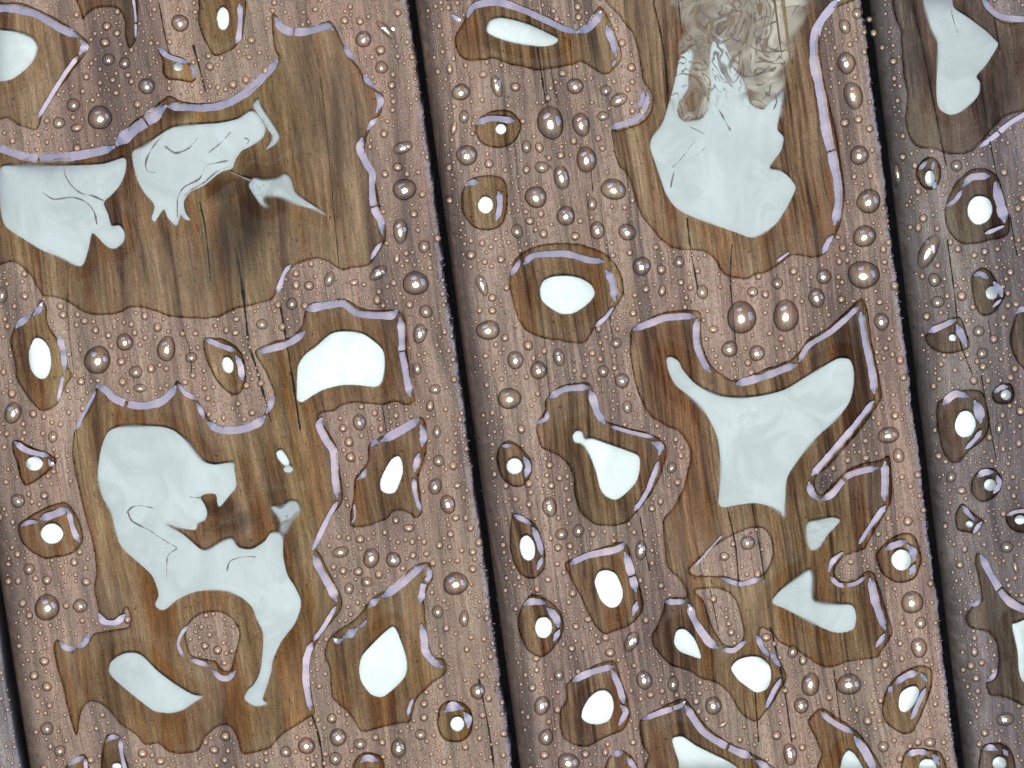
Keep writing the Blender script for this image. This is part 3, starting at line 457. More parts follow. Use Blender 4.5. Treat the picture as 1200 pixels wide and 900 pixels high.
# water droplets read off the photograph: x, y, rx, ry (0 = round), tilt
DROPS = """
125 31 5.5|137 39 4.5|123 50 6.5 5.5|127 70 7.5|146 74 7|101 90 4.5|117 97 4|132 94 4|97 107 4|86 123 8|69 144 7.5|90 150 7.5 5|117 138 15 14|172 101 10|178 128 7|211 27 11 10|246 101 3|85 101 3|136 109 4|181 11 4|292 67 4|289 54 3|141 52 3|117 81 3|136 86 3|150 88 4
422 25 5|426 46 9.5|446 59 6|447 79 8|436 67 3.5|466 66 3.5|459 100 5|461 119 4|460 129 4|454 142 3.5|450 157 5|472 173 13 7 -20|466 196 6|451 204 5|404 24 5|477 204 4|474 222 14 13|466 15 5|452 35 15 5 45|540 108 11|544 137 6 8|547 182 13|573 192 6|582 101 6 14|527 81 4 7|532 125 3.5|532 150 4 9|565 117 3.5
674 101 10|710 106 6.5|725 117 11 8 -35|707 136 7 6|681 146 10 15|645 144 16 20 -15|604 102 6|687 187 12 16|635 196 9 7|658 208 9 15|632 173 5 7|617 172 6 8|657 182 5|617 199 5|740 79 5.5|741 96 4|719 222 15 13|628 231 13|677 8 5|678 20 5|706 174 4|701 162 4
990 31 7 9|992 74 11 13|1000 112 11 17|990 144 6|1006 140 5.5|1019 151 5|1007 182 11 12|1004 16 6 7|1013 38 4|1013 61 4|996 52 4|1001 207 4|1020 206 4|1047 72 5|1048 92 4|1052 118 4|1024 39 5|1019 23 4|1058 184 4.5|1121 194 7|1052 204 4 11|1034 56 3.5
74 369 5|112 387 4.5|127 393 4.5|146 401 10|114 422 16|195 409 11 15|224 419 7|159 436 8|142 424 5.5|177 432 5 6|214 391 4|229 391 4|164 404 3.5|170 396 4|276 390 5 4|277 374 5 3.5|29 347 5|17 359 4|2 346 7 10|94 410 3|4 436 4|26 330 3.5|195 432 4|226 440 4|154 380 4|95 447 5
469 271 9 15|497 289 7 8|465 303 4 7|476 297 4|443 320 12 7 -40|487 332 15.5|499 365 8|492 391 8 12|480 357 5|489 432 5 8|526 411 4|521 389 4|504 314 3.5|386 327 6 10|362 335 6|342 356 7|347 334 5 6|415 331 6 4|444 342 4|307 380 7|337 374 3|498 414 3|516 412 3|485 251 5|449 248 4|532 445 4|491 306 3|565 334 6 14|577 349 5|577 364 5|572 387 14 12|552 299 6|565 285 4|552 282 4|581 280 4|587 304 5|568 307 4|562 364 4|569 417 4|582 425 3.5|527 235 4.5|592 396 5|596 284 3.5
663 253 11 12|700 270 9 11|694 239 6 8|735 272 11 10|752 312 11|621 259 5.5|606 271 7 9|637 274 5 6|674 277 6 5|646 263 3.5|680 259 4|717 242 3|732 243 4|738 296 4|796 307 6.5|775 316 6|777 303 3.5|798 331 4.5|823 342 7 9|757 339 5|776 341 5 7|744 346 4|742 367 5|836 386 6 5|869 372 17 20|855 409 10|887 414 9 10|882 342 7 6|897 345 5|655 419 7 11|631 434 10 11|707 435 7|722 402 7 6|729 446 9|619 405 6|604 422 10 11|720 431 4|720 417 3|710 395 3.5|804 349 3.5|844 336 3
1018 236 14 15|1013 277 14 13|1012 322 19 17|1033 377 9 11|965 324 9|957 349 10 12|930 318 5.5|911 332 7|921 370 15 20|986 351 5|1031 354 5 4|993 305 4|1042 397 4|1038 408 4|997 295 3|971 369 3.5|1082 256 5.5|1088 295 10 22 25|1095 328 8|1099 354 8|1127 347 6|1086 371 5|1147 388 7|1151 414 7|1152 430 5|1154 295 5|1169 292 4|1142 299 4.5|1099 311 4|1110 347 4|1184 319 5|1176 372 4|1119 434 3.5|1103 427 4|1101 444 4|1173 421 3.5|1129 327 3
15 484 10 13|39 485 5|62 512 6 7|27 497 4|21 587 9|34 667 7|52 581 5|46 591 3.5|7 565 4|60 567 3|5 524 4|164 455 8 5|240 455 4|244 467 4|87 659 5|71 497 4
421 495 8 10|409 518 6|411 536 6.5|402 502 5|399 490 3.5|439 484 4|436 502 3|510 456 7 6|504 476 5 7|512 506 5 8|514 540 7|510 570 8 10|525 591 9 12|536 569 5 4|534 607 5|528 626 5|515 639 5|533 530 4|524 516 3.5|534 508 3|464 610 4.5|479 619 7 5|451 624 4|422 632 5.5|397 629 4|399 647 10 7|435 654 10 12|461 656 9|483 635 4|484 651 4.5|402 669 5|420 670 6|497 635 4|554 647 5|541 645 4|554 667 5|536 657 4|527 641 3|464 487 4|597 467 14 13
611 503 5.5|623 475 3.5|644 545 5|641 557 4|646 569 5|622 577 4|644 594 9 12|604 585 4|620 591 4.5|658 626 8 7|678 622 7 8|654 642 5|668 640 4.5|674 647 3|653 661 4|668 602 3.5|735 477 6 8|719 480 3|792 515 4|798 534 4|787 548 6 7|784 569 3|764 596 4.5|743 624 4|756 621 3|751 645 7 12|764 645 3.5|876 636 9|849 652 6|764 660 3.5
1041 510 13 10|1053 534 7 9|1057 559 4|1064 611 6|1049 487 5|1067 570 4|1115 559 6 7|1127 575 6 5|1171 502 5 8|1175 487 4|1112 511 3|1187 559 4|1111 601 3|1125 662 5|1158 446 4|1184 494 3|1183 536 3|1196 482 6|1180 641 8 7|1190 665 3 8
55 680 6|55 712 15|94 710 9|101 682 6 5|132 707 6.5 9|130 690 4|52 775 6|40 792 6|55 805 6|44 815 4|58 827 4|55 854 8|70 880 7|59 875 4|120 838 4|167 883 6|188 892 6 5|169 896 4|264 863 6|251 879 6 5|267 880 4|247 865 3|254 897 4|291 896 4|47 742 3.5|54 749 3|54 787 3|44 834 3.5|240 757 5|255 762 5.5|236 735 4|263 726 3|263 777 4|234 747 3
409 690 6 7|430 682 7 6|419 706 4|411 720 3.5|405 727 3|534 684 15 14|513 717 7 8|544 725 6 10|523 736 5|534 743 3|552 747 4|547 761 4|517 757 3.5|565 791 4|560 810 9 10|545 797 3 5|497 825 5|497 841 5|493 861 7|467 877 9 12|448 870 4.5|449 887 3.5|422 872 8 7|396 864 10.5|359 874 10|393 889 8|389 842 6|380 853 3.5|335 881 7|367 896 4.5|407 848 3|312 891 4|374 804 4|562 865 4|590 885 4|562 705 3|567 749 4|572 761 3
655 791 6 7|629 785 4|624 806 5|635 827 9 12|640 864 9 10|638 885 6|643 846 4|740 752 8 13 30|715 765 6|670 760 5|675 734 4.5|683 760 3.5|755 797 9 12|789 802 7 9|776 810 4|751 819 4|774 797 3|836 827 10 11|816 822 5|822 684 8|836 702 5|854 731 4|857 741 5|836 736 3.5|867 867 4|847 849 7 3 -30|742 870 4.5|686 884 5|666 894 13|654 811 3.5|898 747 6|886 862 3|642 679 5 4|701 752 3.5|712 872 4
1069 706 13 14|1079 730 7 7.5|1077 759 10 12|1090 870 7 6|1035 875 7|1017 845 6|995 802 15 13 -15|950 802 11 14|939 827 9|1004 832 4|926 884 8 14|940 876 4.5|910 862 6|1037 779 5|1038 791 3.5|1057 772 4|1055 754 4|1058 730 4|1096 825 4|941 774 5 6|929 764 6 8|1029 800 3|1022 821 3.5|1022 835 4|1066 739 3.5|1026 854 3.5|1106 870 4|1086 774 4|989 822 3|1142 764 5 6|1144 795 5|1147 826 3|1146 810 4|1154 859 5|1134 805 3|1145 840 3|1142 748 4|1156 759 3|1178 843 11 8 -10
"""
drops = []
for s in DROPS.replace('\n', '|').split('|'):
    a = [float(x) for x in s.split()]
    if len(a) >= 3: drops.append((a[0], a[1], a[2], a[3] if len(a) > 3 and a[3] else a[2]*random.uniform(.92, 1.06), a[4] if len(a) > 4 else random.uniform(-20, 20)))

for P in PUD:
    P['o'] = spline(P['out']); P['h'] = [spline(h) for h in P['holes']]; P['b'] = [spline(b[0], step=1.6) for b in P['blobs']]
    # small natural unevenness of the water's edge
    o = P['o']; k = len(o); nz = np.convolve(np.tile(rng.normal(0, 1, k), 3), np.ones(4)/4, 'same')[k:2*k]
    tn = np.roll(o, -1, 0) - np.roll(o, 1, 0); tn /= np.linalg.norm(tn, axis=1)[:, None] + 1e-9
    P['o'] = o + np.stack([tn[:, 1], -tn[:, 0]], 1) * nz[:, None] * .55
    P['lo'] = P['o'].min(0); P['hi'] = P['o'].max(0)

def sdf_puddle(P, p):
    ins = inside(p, P['o'])
    for h in P['h']: ins &= ~inside(p, h)
    d, cp = seg_dist(p, [P['o']] + P['h'])
    return np.where(ins, d, -d), cp

# ------------------------------------------------------------------ the deck: boards, gaps, joists, soil below
soil = mesh_obj('ground', [(-60, -60, -.45), (60, -60, -.45), (60, 60, -.45), (-60, 60, -.45)], [(0, 1, 2, 3)], M_SOIL, smooth=False)
soil['kind'] = 'structure'; soil['label'] = 'dark bare soil in the shade under the deck'
deck = bpy.data.objects.new('wooden_deck', None); link(deck); deck['kind'] = 'structure'
deck['label'] = 'wet weathered timber deck of parallel planks with narrow dark gaps'

def line(x0, k): return lambda y: x0 + k*y
BOARDS = [  # left edge, right edge, seed, grey, detailed
    (line(-1650, .19), line(-1130, .178), 5.7, .55, False), (line(-1118, .177), line(-605+0, .168), 6.3, .4, False),
    (line(-595, .167), line(-125, .1667), 1.9, .75, False), (line(-109, .158), line(476, .1378), .35, .0, True),
    (line(485.5, .137), line(1009, .1244), 2.35, .06, True), (line(1018.5, .124), line(1535, .112), 4.15, .62, True),
    (line(1548, .112), line(2070, .10), 8.2, .3, False)]
KNOTS_AND_REFLECTION = [(283,262,34,76,1.0,-22),(268,222,34,20,.9,0),(205,130,20,11,.8,0),(395,150,7,110,.55,0),(964,566,11,15,1.0,-20),(735,392,10,16,.5,0),(256,596,20,14,1.0,0),(270,612,34,12,.7,10),(340,700,9,40,.7,8),(335,735,13,60,.55,8),(290,650,30,14,.45,0),(570,45,25,14,.4,0),
         (1165,110,22,45,.45,8),(1182,610,25,40,.5,0),(188,90,14,60,.3,8),(1100,350,22,60,.35,8),(160,190,8,14,.5,0),(395,560,6,40,.3,8),(745,640,6,120,.35,7),(125,770,8,120,.3,7)]  # spot in the wood finger paints a dark reflection; the rest mark wood
planks = []
for bi, (fl, fr, seed, grey, fine) in enumerate(BOARDS):
    if fine: ys = np.concatenate([[-2600, -1400, -700, -350, -160, -90, -50], np.arange(-30, 931, 2.0), [950, 990, 1060, 1250, 1600, 2300, 3500]])
    else: ys = np.concatenate([[-2600, -1400, -700, -350], np.arange(-150, 1051, 30), [1250, 1600, 2300, 3500]])
    Wd = fr(450) - fl(450)
    tt = np.concatenate([[0, 0, .5, 1.5, 3, 5, 8, 11, 15, 19, 24], np.arange(26, Wd-8, 2.0 if fine else 12.0), [Wd-7, Wd-5, Wd-3.2, Wd-1.8, Wd-.8, Wd-.2, Wd, Wd]])
    lo, hi = tt, Wd - tt
    z = np.zeros(len(tt))
    R = 23; m = lo < R; z[m] = -(R - np.sqrt(np.maximum(0, R*R - (R-lo[m])**2)))
    R = 5; m = hi < R; z[m] = -(R - np.sqrt(np.maximum(0, R*R - (R-hi[m])**2)))
    z[0] = -95; z[-1] = -95
    T, Y = np.meshgrid(tt, ys); L = fl(Y); Rr = fr(Y)
    X = L + (Rr - L) * T / Wd
    p = np.stack([X.ravel(), Y.ravel()], 1); Z = np.tile(z, len(ys))
    n = len(p); soak = np.zeros(n); stain_and_reflection = np.zeros(n); moss_shade = np.zeros(n)
    top = Z > -6
    # ragged arrises and shallow ridges of raised grain
    rag = np.repeat(np.convolve(rng.normal(0, 1, len(ys)+4), [.2, .6, .2], 'same')[2:-2], len(tt)) * 1.3 + np.repeat(np.convolve(rng.normal(0, 1, len(ys)+40), np.ones(30)/30, 'same')[20:-20], len(tt))*5
    edge = T.ravel() > Wd-6
    p[:, 0] += np.where(edge, rag*.8, 0)
    tf = T.ravel()
    ridge = np.interp(tf, np.linspace(0, Wd, int(Wd/4.5)), rng.normal(0, .22, int(Wd/4.5)))
    if fine: Z = Z + np.where(top, ridge, 0)
    if fine:
        for P in PUD:
            if P['hi'][0] < p[:, 0].min() or P['lo'][0] > p[:, 0].max(): continue
            i = np.where((p[:, 0] > P['lo'][0]-4) & (p[:, 0] < P['hi'][0]+4) & (p[:, 1] > P['lo'][1]-4) & (p[:, 1] < P['hi'][1]+4))[0]
            if len(i) == 0: continue
            d, _ = sdf_puddle(P, p[i]); soak[i] = np.maximum(soak[i], np.clip(.5 + d/2.2, 0, 1))
        for (x, y, rx, ry, ro) in drops:
            if max(rx, ry) < 6.5: continue
            i = np.where((abs(p[:, 0]-x) < 24) & (abs(p[:, 1]-y) < 24))[0]
            c, s = math.cos(math.radians(ro)), math.sin(math.radians(ro)); q = p[i] - (x, y)
            r = np.hypot((c*q[:, 0]+s*q[:, 1])/rx, (-s*q[:, 0]+c*q[:, 1])/ry)
            soak[i] = np.maximum(soak[i], np.clip((1.02 - r)*5, 0, 1) * min(.95, (max(rx, ry)-3)*.09))
        for (x, y, rx, ry, a, ro) in KNOTS_AND_REFLECTION:
            c, s = math.cos(math.radians(-ro)), math.sin(math.radians(-ro)); q = p - (x, y)
            r2 = ((c*q[:, 0]+s*q[:, 1])/rx)**2 + ((-s*q[:, 0]+c*q[:, 1])/ry)**2
            stain_and_reflection = np.maximum(stain_and_reflection, a*np.exp(-r2**1.6*.9))
        Z = Z - soak*.15
    moss_shade = np.clip((34 - tf + 5*np.sin(p[:, 1]*.021+seed))/20, 0, 1) * (.95 if bi >= 5 else .8)
    v = world(p, Z)
    ny, nx = len(ys), len(tt)
    I = np.arange(ny*nx).reshape(ny, nx)
    f = np.stack([I[1:, :-1].ravel(), I[1:, 1:].ravel(), I[:-1, 1:].ravel(), I[:-1, :-1].ravel()], 1)
    uv = np.stack([tf/100, -p[:, 1]/100], 1)
    pl = mesh_obj('plank', v, f, M_WOOD, deck, True, dict(soak=soak, stain_and_reflection=stain_and_reflection, moss_shade=moss_shade, edge_light=np.clip(1.15 - (Wd - tf)/6.5, 0, 1)), uv)
    pl['seed'] = seed; pl['grey'] = grey; pl['flute'] = 1.0 if bi == 4 else .35
    planks.append(pl)
planks[3]['label'] = 'brown left plank with the broadest puddles'; planks[4]['label'] = 'fluted reddish brown middle plank'; planks[5]['label'] = 'greyer mossy right plank'; planks[2]['label'] = 'grey plank showing only in the lower left corner'
for y0 in (-1100, 1900):
    a = world([(-2500, y0-75), (3500, y0-75), (3500, y0+75), (-2500, y0+75)], -97)
    b = a.copy(); b[:, 2] -= .09
    mesh_obj('joist', np.vstack([a, b]), [(0, 3, 2, 1), (4, 5, 6, 7), (0, 1, 5, 4), (1, 2, 6, 5), (2, 3, 7, 6), (3, 0, 4, 7)], M_JOIST, deck, False)

def nick(pts):
    """cut a long reflection strip where a thin dark gap crosses it"""
    c = spline(pts, False, 1.0)
    if len(c) < 46 or random.random() < .7: return [(pts, .2, .2)]
    k = int(len(c)*random.uniform(.3, .7)); g = random.choice((1, 1, 2))
    return [(c[:k-g:6].tolist() + [c[k-g].tolist()], .2, .85), ([c[k+g].tolist()] + c[k+g+4::6].tolist(), .85, .2)]
def ribbon(pts, wid, z, mat, name, parent, taper=.25, slope=None, jit=.1, closed=False, vary=0.0):
    """a narrow strip along a traced line; slope = (inward unit vectors function, gradient)"""
    c = spline(pts, False, 2.0); n = len(c)
    tn = np.gradient(c, axis=0); tn /= np.linalg.norm(tn, axis=1)[:, None] + 1e-9
    nr = np.stack([-tn[:, 1], tn[:, 0]], 1)
    s = np.linspace(0, 1, n); t0, t1 = taper if isinstance(taper, tuple) else (taper, taper)
    tp = np.minimum(1, np.minimum(s*n*1.8/(wid*1.1) + t0, (1-s)*n*1.8/(wid*1.1) + t1))
    nz = np.convolve(rng.normal(0, 1, n+8), np.ones(5)/5, 'same')[4:4+n]
    hw = .5*wid*tp*(1 + jit*nz*1.6)
    if vary: hw = hw*(1 + vary*np.sin(s*random.uniform(3, 9) + random.uniform(0, 6)))
    sh = np.convolve(rng.normal(0, 1, n+8), np.ones(5)/5, 'same')[4:4+n]*wid*.05
    rows = []
    for k in (-1, -.5, 0, .5, 1): rows.append(c + nr*(hw*k + sh)[:, None])
    V = np.stack(rows, 1).reshape(-1, 2)
    zz = z(V) if callable(z) else np.full(len(V), z)
    I = np.arange(n*5).reshape(n, 5)
    f = np.stack([I[:-1, :-1].ravel(), I[:-1, 1:].ravel(), I[1:, 1:].ravel(), I[1:, :-1].ravel()], 1)
    o_ = mesh_obj(name, world(V, zz), f, mat, parent)
    return o_

CRACKS = {3: [([(226,52),(234,80),(241,108)],1.6),([(234,236),(241,270),(247,330)],1.4),([(276,290),(283,330),(287,362),(291,400)],2.2),([(290,402),(300,430),(318,495)],1.8),([(328,355),(336,402),(344,452),(352,505)],2.2),([(214,385),(222,410),(225,440)],1),([(186,2),(193,40),(200,70)],1.2),([(366,838),(374,865),(380,905)],2.2),([(372,60),(385,180),(397,310)],.8),([(448,475),(455,520)],.8),([(561,795),(572,850),(579,900)],1.8)],
          4: [([(630,55),(635,90),(640,122)],1.6),([(765,2),(772,28),(780,75),(783,112)],1.8),([(795,2),(799,40)],1.2),([(805,255),(809,290),(818,340)],1.8),([(691,185),(695,225)],1.2),([(858,285),(856,330),(862,400)],1.3),([(750,605),(757,650),(762,670)],1.3),([(853,598),(862,640),(866,690)],1.5),([(881,590),(890,640),(896,680)],1.3),([(903,735),(918,800),(928,870)],1.6),([(977,785),(985,845),(990,880)],1.1),([(832,690),(842,740)],.9),([(668,45),(672,110)],.8),([(884,800),(889,870)],1.2)],
          5: [([(1070,5),(1084,70),(1099,145),(1109,195)],1.7),([(1148,90),(1157,150),(1170,215)],1.5),([(1165,20),(1172,60)],1.2),([(1110,280),(1118,340),(1125,400),(1140,440)],1.3),([(1183,250),(1192,300)],1.6),([(1150,440),(1160,500),(1168,540)],1.3),([(1158,375),(1162,400)],1),([(1188,650),(1190,672)],1)]}
for k, cs in CRACKS.items():
    for pts, wd in cs: ribbon(pts, wd*1.05, .95, M_CRACK, 'split', planks[k], .12, jit=.35)

# frayed fibres and mossy tufts along the gaps
def bits(name, spots, mat, parent, ln, wd):
    V = []; F = []
    for (x, y, z) in spots:
        a = random.uniform(0, 6.28); l = ln*random.uniform(.4, 1.3); e = random.uniform(.2, 1.0)
        q = np.array([[x-wd*math.sin(a), y+wd*math.cos(a)], [x+wd*math.sin(a), y-wd*math.cos(a)], [x+l*math.cos(a), y+l*math.sin(a)], [x+.5*l*math.cos(a+.4), y+.5*l*math.sin(a+.4)]])
        wv = world(q, [z, z, z+e*l*.5, z+e*l*.8]); b = len(V); V.extend(wv.tolist()); F += [(b, b+1, b+2), (b, b+2, b+3), (b+1, b+3, b+2)]
    o_ = mesh_obj(name, V, F, mat, parent, False); o_['kind'] = 'stuff'; return o_
for k in (3, 4):
    fr = BOARDS[k][1]
    bits('frayed_edge_fibres', [(fr(y)-random.uniform(-.6, 2.5), y, random.uniform(-4, -.5)) for y in rng.uniform(-20, 920, 240)], M_FIBRE, planks[k], 3.4, .5)
for k, cnt in ((4, 50), (5, 80)):
    fl = BOARDS[k][0]
    bits('moss_tufts', [(fl(y)+random.uniform(0, 10)**1.1, y, random.uniform(-10, -6)) for y in rng.uniform(-20, 920, cnt)], M_MOSS, planks[k], 3.5, .7)

# ------------------------------------------------------------------ puddles
def hgt(P, p, sd=None):
    """height of the water surface above the board (pixels), and the distance to the nearest flat patch shaped for glare"""
    if sd is None: sd, _ = sdf_puddle(P, p)
    if P['b']:
        ib = np.zeros(len(p), bool)
        for b in P['b']: ib |= inside(p, b)
        db, _ = seg_dist(p, P['b']); db = np.where(ib, 0, np.maximum(db - 1.2, 0))
    else: db = np.full(len(p), 99.); ib = np.zeros(len(p), bool)
    H = 5.2
    raw = H - .20*np.minimum(db, 14) - .05*np.clip(db-14, 0, 24) - .004*np.clip(db-38, 0, 999)
    d = np.maximum(sd, 0)
    sk = 4.6*(1 - np.exp(-d/2.1)) + .10*d                     # rounded edge of the water
    a = sk*.9; k = .7
    h = -np.log(np.exp(-raw/k) + np.exp(-np.minimum(a, 40)/k)) * k
    return np.maximum(h, 0) - .25*(d < 1e-6), db, ib

STEP = 2.0
for P in PUD:
    lo, hi = P['lo']-STEP*2, P['hi']+STEP*2
    xs = np.arange(lo[0], hi[0], STEP); ys = np.arange(lo[1], hi[1], STEP); nx, ny = len(xs), len(ys)
    Xg, Yg = np.meshgrid(xs, ys); p = np.stack([Xg.ravel(), Yg.ravel()], 1)
    sd, cp = sdf_puddle(P, p)
    keep = sd > -STEP*1.5
    near = abs(sd) < STEP*.72
    p[near] = cp[near]; sd[near] = 0
    I = np.arange(nx*ny).reshape(ny, nx)
    q00, q01, q10, q11 = I[:-1, :-1].ravel(), I[:-1, 1:].ravel(), I[1:, :-1].ravel(), I[1:, 1:].ravel()
    alt = (np.add.outer(np.arange(ny-1), np.arange(nx-1)) % 2 == 0).ravel()
    tri = np.vstack([np.stack([q00, q10, q11], 1)[alt], np.stack([q00, q11, q01], 1)[alt], np.stack([q00, q10, q01], 1)[~alt], np.stack([q01, q10, q11], 1)[~alt]])
    ok = (sd[tri] >= -1e-9).all(1); tri = tri[ok]
    z0 = (sd[tri] < 1e-9).all(1)
    if z0.any():
        cen = p[tri[z0]].mean(1); s2, _ = sdf_puddle(P, cen); kk = np.ones(len(tri), bool); kk[np.where(z0)[0]] = s2 > 0; tri = tri[kk]
    used = np.unique(tri); remap = np.full(nx*ny, -1); remap[used] = np.arange(len(used)); tri = remap[tri]
    p = p[used]; sd = sd[used]
    h, db, ib = hgt(P, p, sd)
    gl = np.zeros(len(p)); mb = np.zeros(len(p)); glare_area = np.full(len(p), -6.0)
    if P['b']:
        ds = np.stack([seg_dist(p, [b])[0]*np.where(inside(p, b), -1.0, 1.0) for b in P['b']], 1); j = ds.argmin(1)
        gl = np.array([b[1] for b in P['blobs']])[j]; glare_area = np.clip(-ds.min(1), -6, 6)
        for k, b in enumerate(P['blobs']):
            if b[2] == 'top': mb = np.where(j == k, np.clip((128 - p[:, 1] + 10*np.sin(p[:, 0]*.13))/50, 0, .85), mb)
            elif b[2]: mb = np.where(j == k, b[2], mb)
    cw = world([P['o'].mean(0)], 0)[0]
    root = bpy.data.objects.new('puddle', None); link(root); root.location = cw; root.empty_display_size = .005
    tag(root, P['label'], 'puddle', 'puddles of rain water on the deck planks'); P['obj'] = root
    att = dict(gloss=gl, marble=mb, glare_area=glare_area, lip=np.clip(1.25 - sd/2.0, 0, 1), glare_cover=np.full(len(p), .88))
    owner = np.full(len(tri), -1)
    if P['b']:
        cin = glare_area[tri].mean(1) > 0; jj = j[tri[:, 0]]; owner = np.where(cin, jj, -1)
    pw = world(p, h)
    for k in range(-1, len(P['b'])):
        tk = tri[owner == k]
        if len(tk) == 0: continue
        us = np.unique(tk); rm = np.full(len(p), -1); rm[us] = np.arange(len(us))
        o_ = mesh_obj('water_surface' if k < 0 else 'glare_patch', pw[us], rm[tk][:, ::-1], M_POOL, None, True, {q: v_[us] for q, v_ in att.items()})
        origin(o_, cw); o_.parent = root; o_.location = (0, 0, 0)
        if k >= 0: o_['label'] = 'smooth white glare painted where the water mirrors the bright sky'
    for pts, wd in P['rims']:
        def zf(V):
            ins = sdf_puddle(P, V)[0].reshape(-1, 5); mid = ins[:, 2]
            hh = hgt(P, V.reshape(-1, 5, 2)[:, 2], np.maximum(mid, 0))[0]
            sl = np.sign(ins[:, 4] - ins[:, 0]); off = np.arange(-2, 3)[None]*.25*wd
            return (np.maximum(hh, .9)[:, None] + .5 + .31*off*sl[:, None]).ravel()
        for seg_, e0, e1 in nick(pts):
            r = ribbon(seg_, wd*1.0, zf, M_SKY_STRIP, 'rim', None, (e0, e1), jit=.09, vary=.10); origin(r, cw); r.parent = root; r.location = (0, 0, 0)  # each rim is an added sky reflection strip
    for pts in P['lines']:
        r = ribbon(pts, 1.15, lambda V: hgt(P, V)[0] + .3, M_CREASE, 'film_crease', None, .2, jit=.9); origin(r, cw); r.parent = root; r.location = (0, 0, 0)
    for pts, den in P['film']:
        if den <= 0: continue
        fo = spline(pts); flo, fhi = fo.min(0), fo.max(0)
        xs = np.arange(flo[0], fhi[0], 3.0); ys = np.arange(flo[1], fhi[1], 3.0); Xg, Yg = np.meshgrid(xs, ys); q = np.stack([Xg.ravel(), Yg.ravel()], 1)
        d, c = seg_dist(q, [fo]); ii = inside(q, fo); dn = np.where(ii, np.clip(d/13 + .35*np.sin(q[:, 1]*.21 + q[:, 0]*.13)*np.clip(d/4, 0, 1), 0, 1), 0)*den
        hh = hgt(P, q, np.maximum(sdf_puddle(P, q)[0], 0))[0] - .8
        I = np.arange(len(q)).reshape(len(ys), len(xs)); f4 = np.stack([I[1:, :-1].ravel(), I[1:, 1:].ravel(), I[:-1, 1:].ravel(), I[:-1, :-1].ravel()], 1)
        f4 = f4[(dn[f4] > 0).any(1)]; us = np.unique(f4); rm = np.full(len(q), -1); rm[us] = np.arange(len(us))
        fo_ = mesh_obj('scum_film', world(q[us], hh[us]), rm[f4], M_FILM, None, True, dict(scum_glare=dn[us])); origin(fo_, cw); fo_.parent = root; fo_.location = (0, 0, 0)
        fo_['label'] = 'pale swirling film floating on the water'

# ------------------------------------------------------------------ droplets
def dome(x, y, rx, ry, ro, rings=(1, .94, .84, .7, .52, .34, .16), seg=22, n=2.9, hk=.42, jit=.05):
    a = np.linspace(0, 2*math.pi, seg, endpoint=False)
    wob = 1 + jit*(np.sin(2*a + random.uniform(0, 6))*.6 + np.sin(3*a + random.uniform(0, 6))*.5)
    c, s = math.cos(math.radians(ro)), math.sin(math.radians(ro)); H = hk*min(rx, ry)**.92
    V = []; Hh = []
    for r in rings:
        ux = rx*r*wob*np.cos(a); uy = ry*r*wob*np.sin(a)
        V.append(np.stack([x + c*ux - s*uy, y + s*ux + c*uy], 1)); Hh.append(np.full(seg, (1 - r**n)*H - (.4 if r == 1 else 0)))
    V.append(np.array([[x, y]])); Hh.append([H])
    V = np.vstack(V); Hh = np.concatenate(Hh); F = []
    R = len(rings)
    for k in range(R-1):
        for i in range(seg):
            j = (i+1) % seg; F += [(k*seg+i, k*seg+j, (k+1)*seg+j), (k*seg+i, (k+1)*seg+j, (k+1)*seg+i)]
    for i in range(seg): F.append(((R-1)*seg+i, (R-1)*seg+(i+1) % seg, R*seg))
    return V, Hh, np.array(F)[:, ::-1]
def board_of(x, y):
    return 'left plank' if x < 482 + .1378*y else ('middle plank' if x < 1015 + .1244*y else 'right plank')
def off_puddle(x, y):
    q = np.array([[x, y]])
    for P in PUD:
        if (P['lo']-1 <= q[0]).all() and (q[0] <= P['hi']+1).all() and sdf_puddle(P, q)[0][0] > 0: return False
    return True
drops = [d for d in drops if off_puddle(d[0], d[1])]
drops.sort(key=lambda d: -d[2]*d[3])
refs = [(P['o'], P['ref']) for P in PUD]
used_labels = {}
def label_for(x, y, rx, ry, fallback=None):
    q = np.array([[x, y]])
    ds = []
    for o, r in refs:
        d, c = seg_dist(q, [o]); ds.append((d[0], c[0], r))
    ds.sort(key=lambda t: t[0])
    el = max(rx, ry)/min(rx, ry); r = math.sqrt(rx*ry)
    size = 'fat' if r > 12 else 'plump' if r > 8.5 else 'mid sized' if r >= 6.3 else 'small'
    shp = 'round' if el < 1.15 else 'oval' if el < 1.6 else 'elongated'
    for d, m, rf in ds[:7]:
        dx, dy = x - m[0], y - m[1]; a = math.degrees(math.atan2(-dy, dx)) % 360
        rel = ['right of', 'up and right of', 'above', 'up and left of', 'left of', 'down and left of', 'below', 'down and right of'][int((a+22.5)//45) % 8]
        near = 'close ' if d < 14 else '' if d < 36 else 'well '
        L = f'{size} {shp} droplet {near}{rel} {rf}'
        if L not in used_labels and 4 <= len(L.split()) <= 16: used_labels[L] = 1; return L
    return fallback or L
BIGN = 0
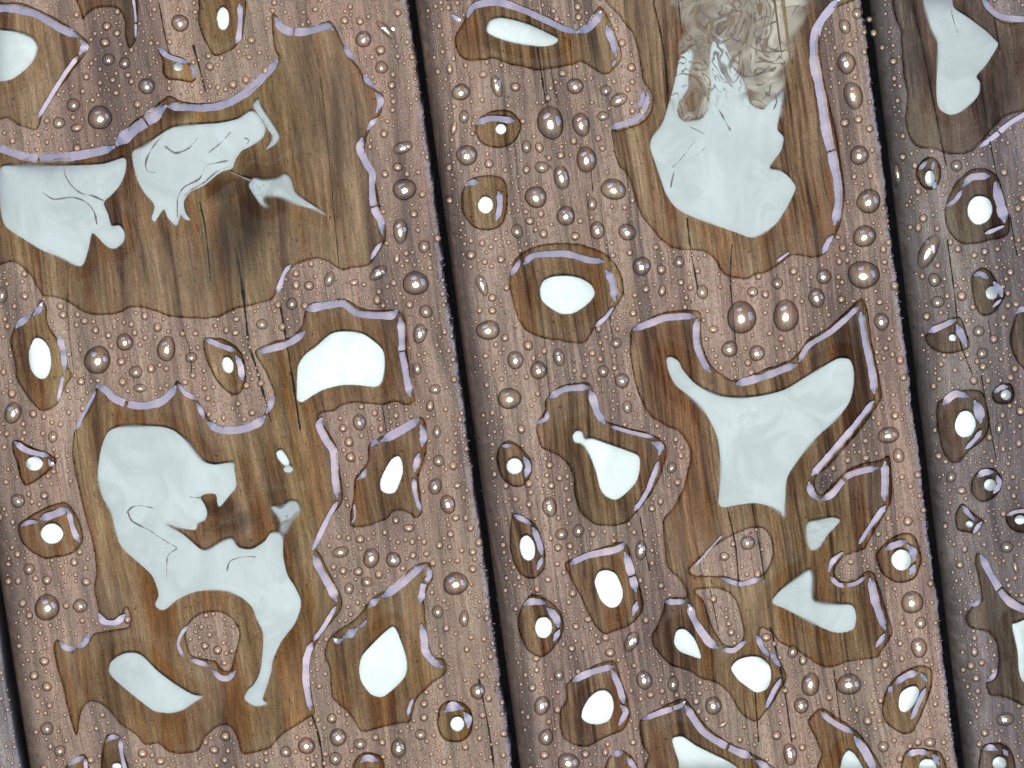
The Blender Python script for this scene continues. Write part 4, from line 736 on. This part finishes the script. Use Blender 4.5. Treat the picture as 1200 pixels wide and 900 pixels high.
for i, (x, y, rx, ry, ro) in enumerate(drops[:295]):
    r = math.sqrt(rx*ry); big = r >= 6.3
    n = 3.6 if r > 9 else 3.1
    V, Hh, F = dome(x, y, rx, ry, ro, n=n, hk=.50 if big else .55, seg=26 if big else 16, rings=(1, .95, .87, .74, .56, .38, .18) if big else (1, .92, .75, .5, .25))
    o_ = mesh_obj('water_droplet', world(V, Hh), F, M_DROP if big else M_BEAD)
    cw = world([(x, y)], 0)[0]; origin(o_, cw)
    if big: tag(o_, label_for(x, y, rx, ry), 'droplet', 'larger droplets beaded on the planks')
    else:
        b = board_of(x, y); tag(o_, label_for(x, y, rx, ry, f'small clear bead of water on bare wood of the {b}'), 'droplet', f'small water beads on the {b}')
    if r >= 8.6:     # added mirror strips stand in for sky reflection on a bigger drop
        H = .5*min(rx, ry)**.92
        c, s = math.cos(math.radians(ro)), math.sin(math.radians(ro))
        def zf(Vq):
            q = Vq - (x, y); rr = np.hypot((c*q[:, 0]+s*q[:, 1])/rx, (-s*q[:, 0]+c*q[:, 1])/ry); return (1 - np.clip(rr, 0, 1)**n)*H + .5
        def arc(a0, a1, k): return [(x + k*rx*math.cos(math.radians(a)), y - k*ry*math.sin(math.radians(a))) for a in np.linspace(a0, a1, 5)]
        a0 = random.uniform(78, 96); arcs = [(arc(a0, a0+random.uniform(34, 62), .58), .24)]
        if random.random() < .8: arcs.append((arc(random.uniform(-14, 6), random.uniform(36, 58), .62), .24))
        for pts, kk in arcs:
            q = ribbon(pts, kk*r, zf, M_SKY_STRIP, 'rim', None, .3, jit=.25); origin(q, cw); q.parent = o_; q.location = (0, 0, 0)  # this rim is an added sky reflection strip

# the countless tiny beads, one mass; plus the leftover traced ones
pts = [(d[0], d[1], d[2]) for d in drops[295:]]
occ = [(d[0], d[1], max(d[2], d[3])) for d in drops]
cand = np.stack([rng.uniform(-25, 1225, 80000), rng.uniform(-20, 920, 80000)], 1)
bad = np.zeros(len(cand), bool)
for P in PUD:
    i = np.where((cand >= P['lo']-3).all(1) & (cand <= P['hi']+3).all(1))[0]
    if len(i): bad[i] |= sdf_puddle(P, cand[i])[0] > -2.2
for (x0, k) in ((476, .1378), (1009, .1244), (-125, .1667)):
    t_ = cand[:, 0] - (x0 + k*cand[:, 1]); bad |= (t_ > -.8) & (t_ < 20 + rng.uniform(0, 14, len(t_)))
cand = cand[~bad]
cell = {}
def clash(x, y, r, gap=.8):
    for i in range(int((x-30)//30), int((x+30)//30)+1):
        for j in range(int((y-30)//30), int((y+30)//30)+1):
            for (a, b, c) in cell.get((i, j), ()):
                if (a-x)**2 + (b-y)**2 < (c + r + gap)**2: return True
    return False
def put(x, y, r): cell.setdefault((int(x//30), int(y//30)), []).append((x, y, r))
for o3 in occ: put(*o3)
for (x, y) in cand:
    r = min(4.8, 1.5*(1/(random.random()*.9+.10))**.60)*random.choice((.75, 1, 1, 1.1))
    if not clash(x, y, r, random.uniform(.1, .9)): put(x, y, r); pts.append((x, y, r))
VV = []; HH = []; FF = []; nb = 0
for (x, y, r) in pts:
    big = r > 2
    V, Hh, F = dome(x, y, r*random.uniform(.9, 1.1), r*random.uniform(.9, 1.15), 0, rings=(1, .88, .6, .25) if big else (1, .7, .3), seg=10 if big else 7, n=2.7, hk=.5)
    VV.append(V); HH.append(Hh); FF.append(F + nb); nb += len(V)
tb = mesh_obj('fine_droplets', world(np.vstack(VV), np.concatenate(HH)), np.vstack(FF), M_BEAD)
tb['kind'] = 'stuff'; tb['label'] = 'countless tiny beads of water scattered over the bare wood'; tb['category'] = 'droplets'
print('drops', len(drops), 'tiny', len(pts), 'puddles', len(PUD))
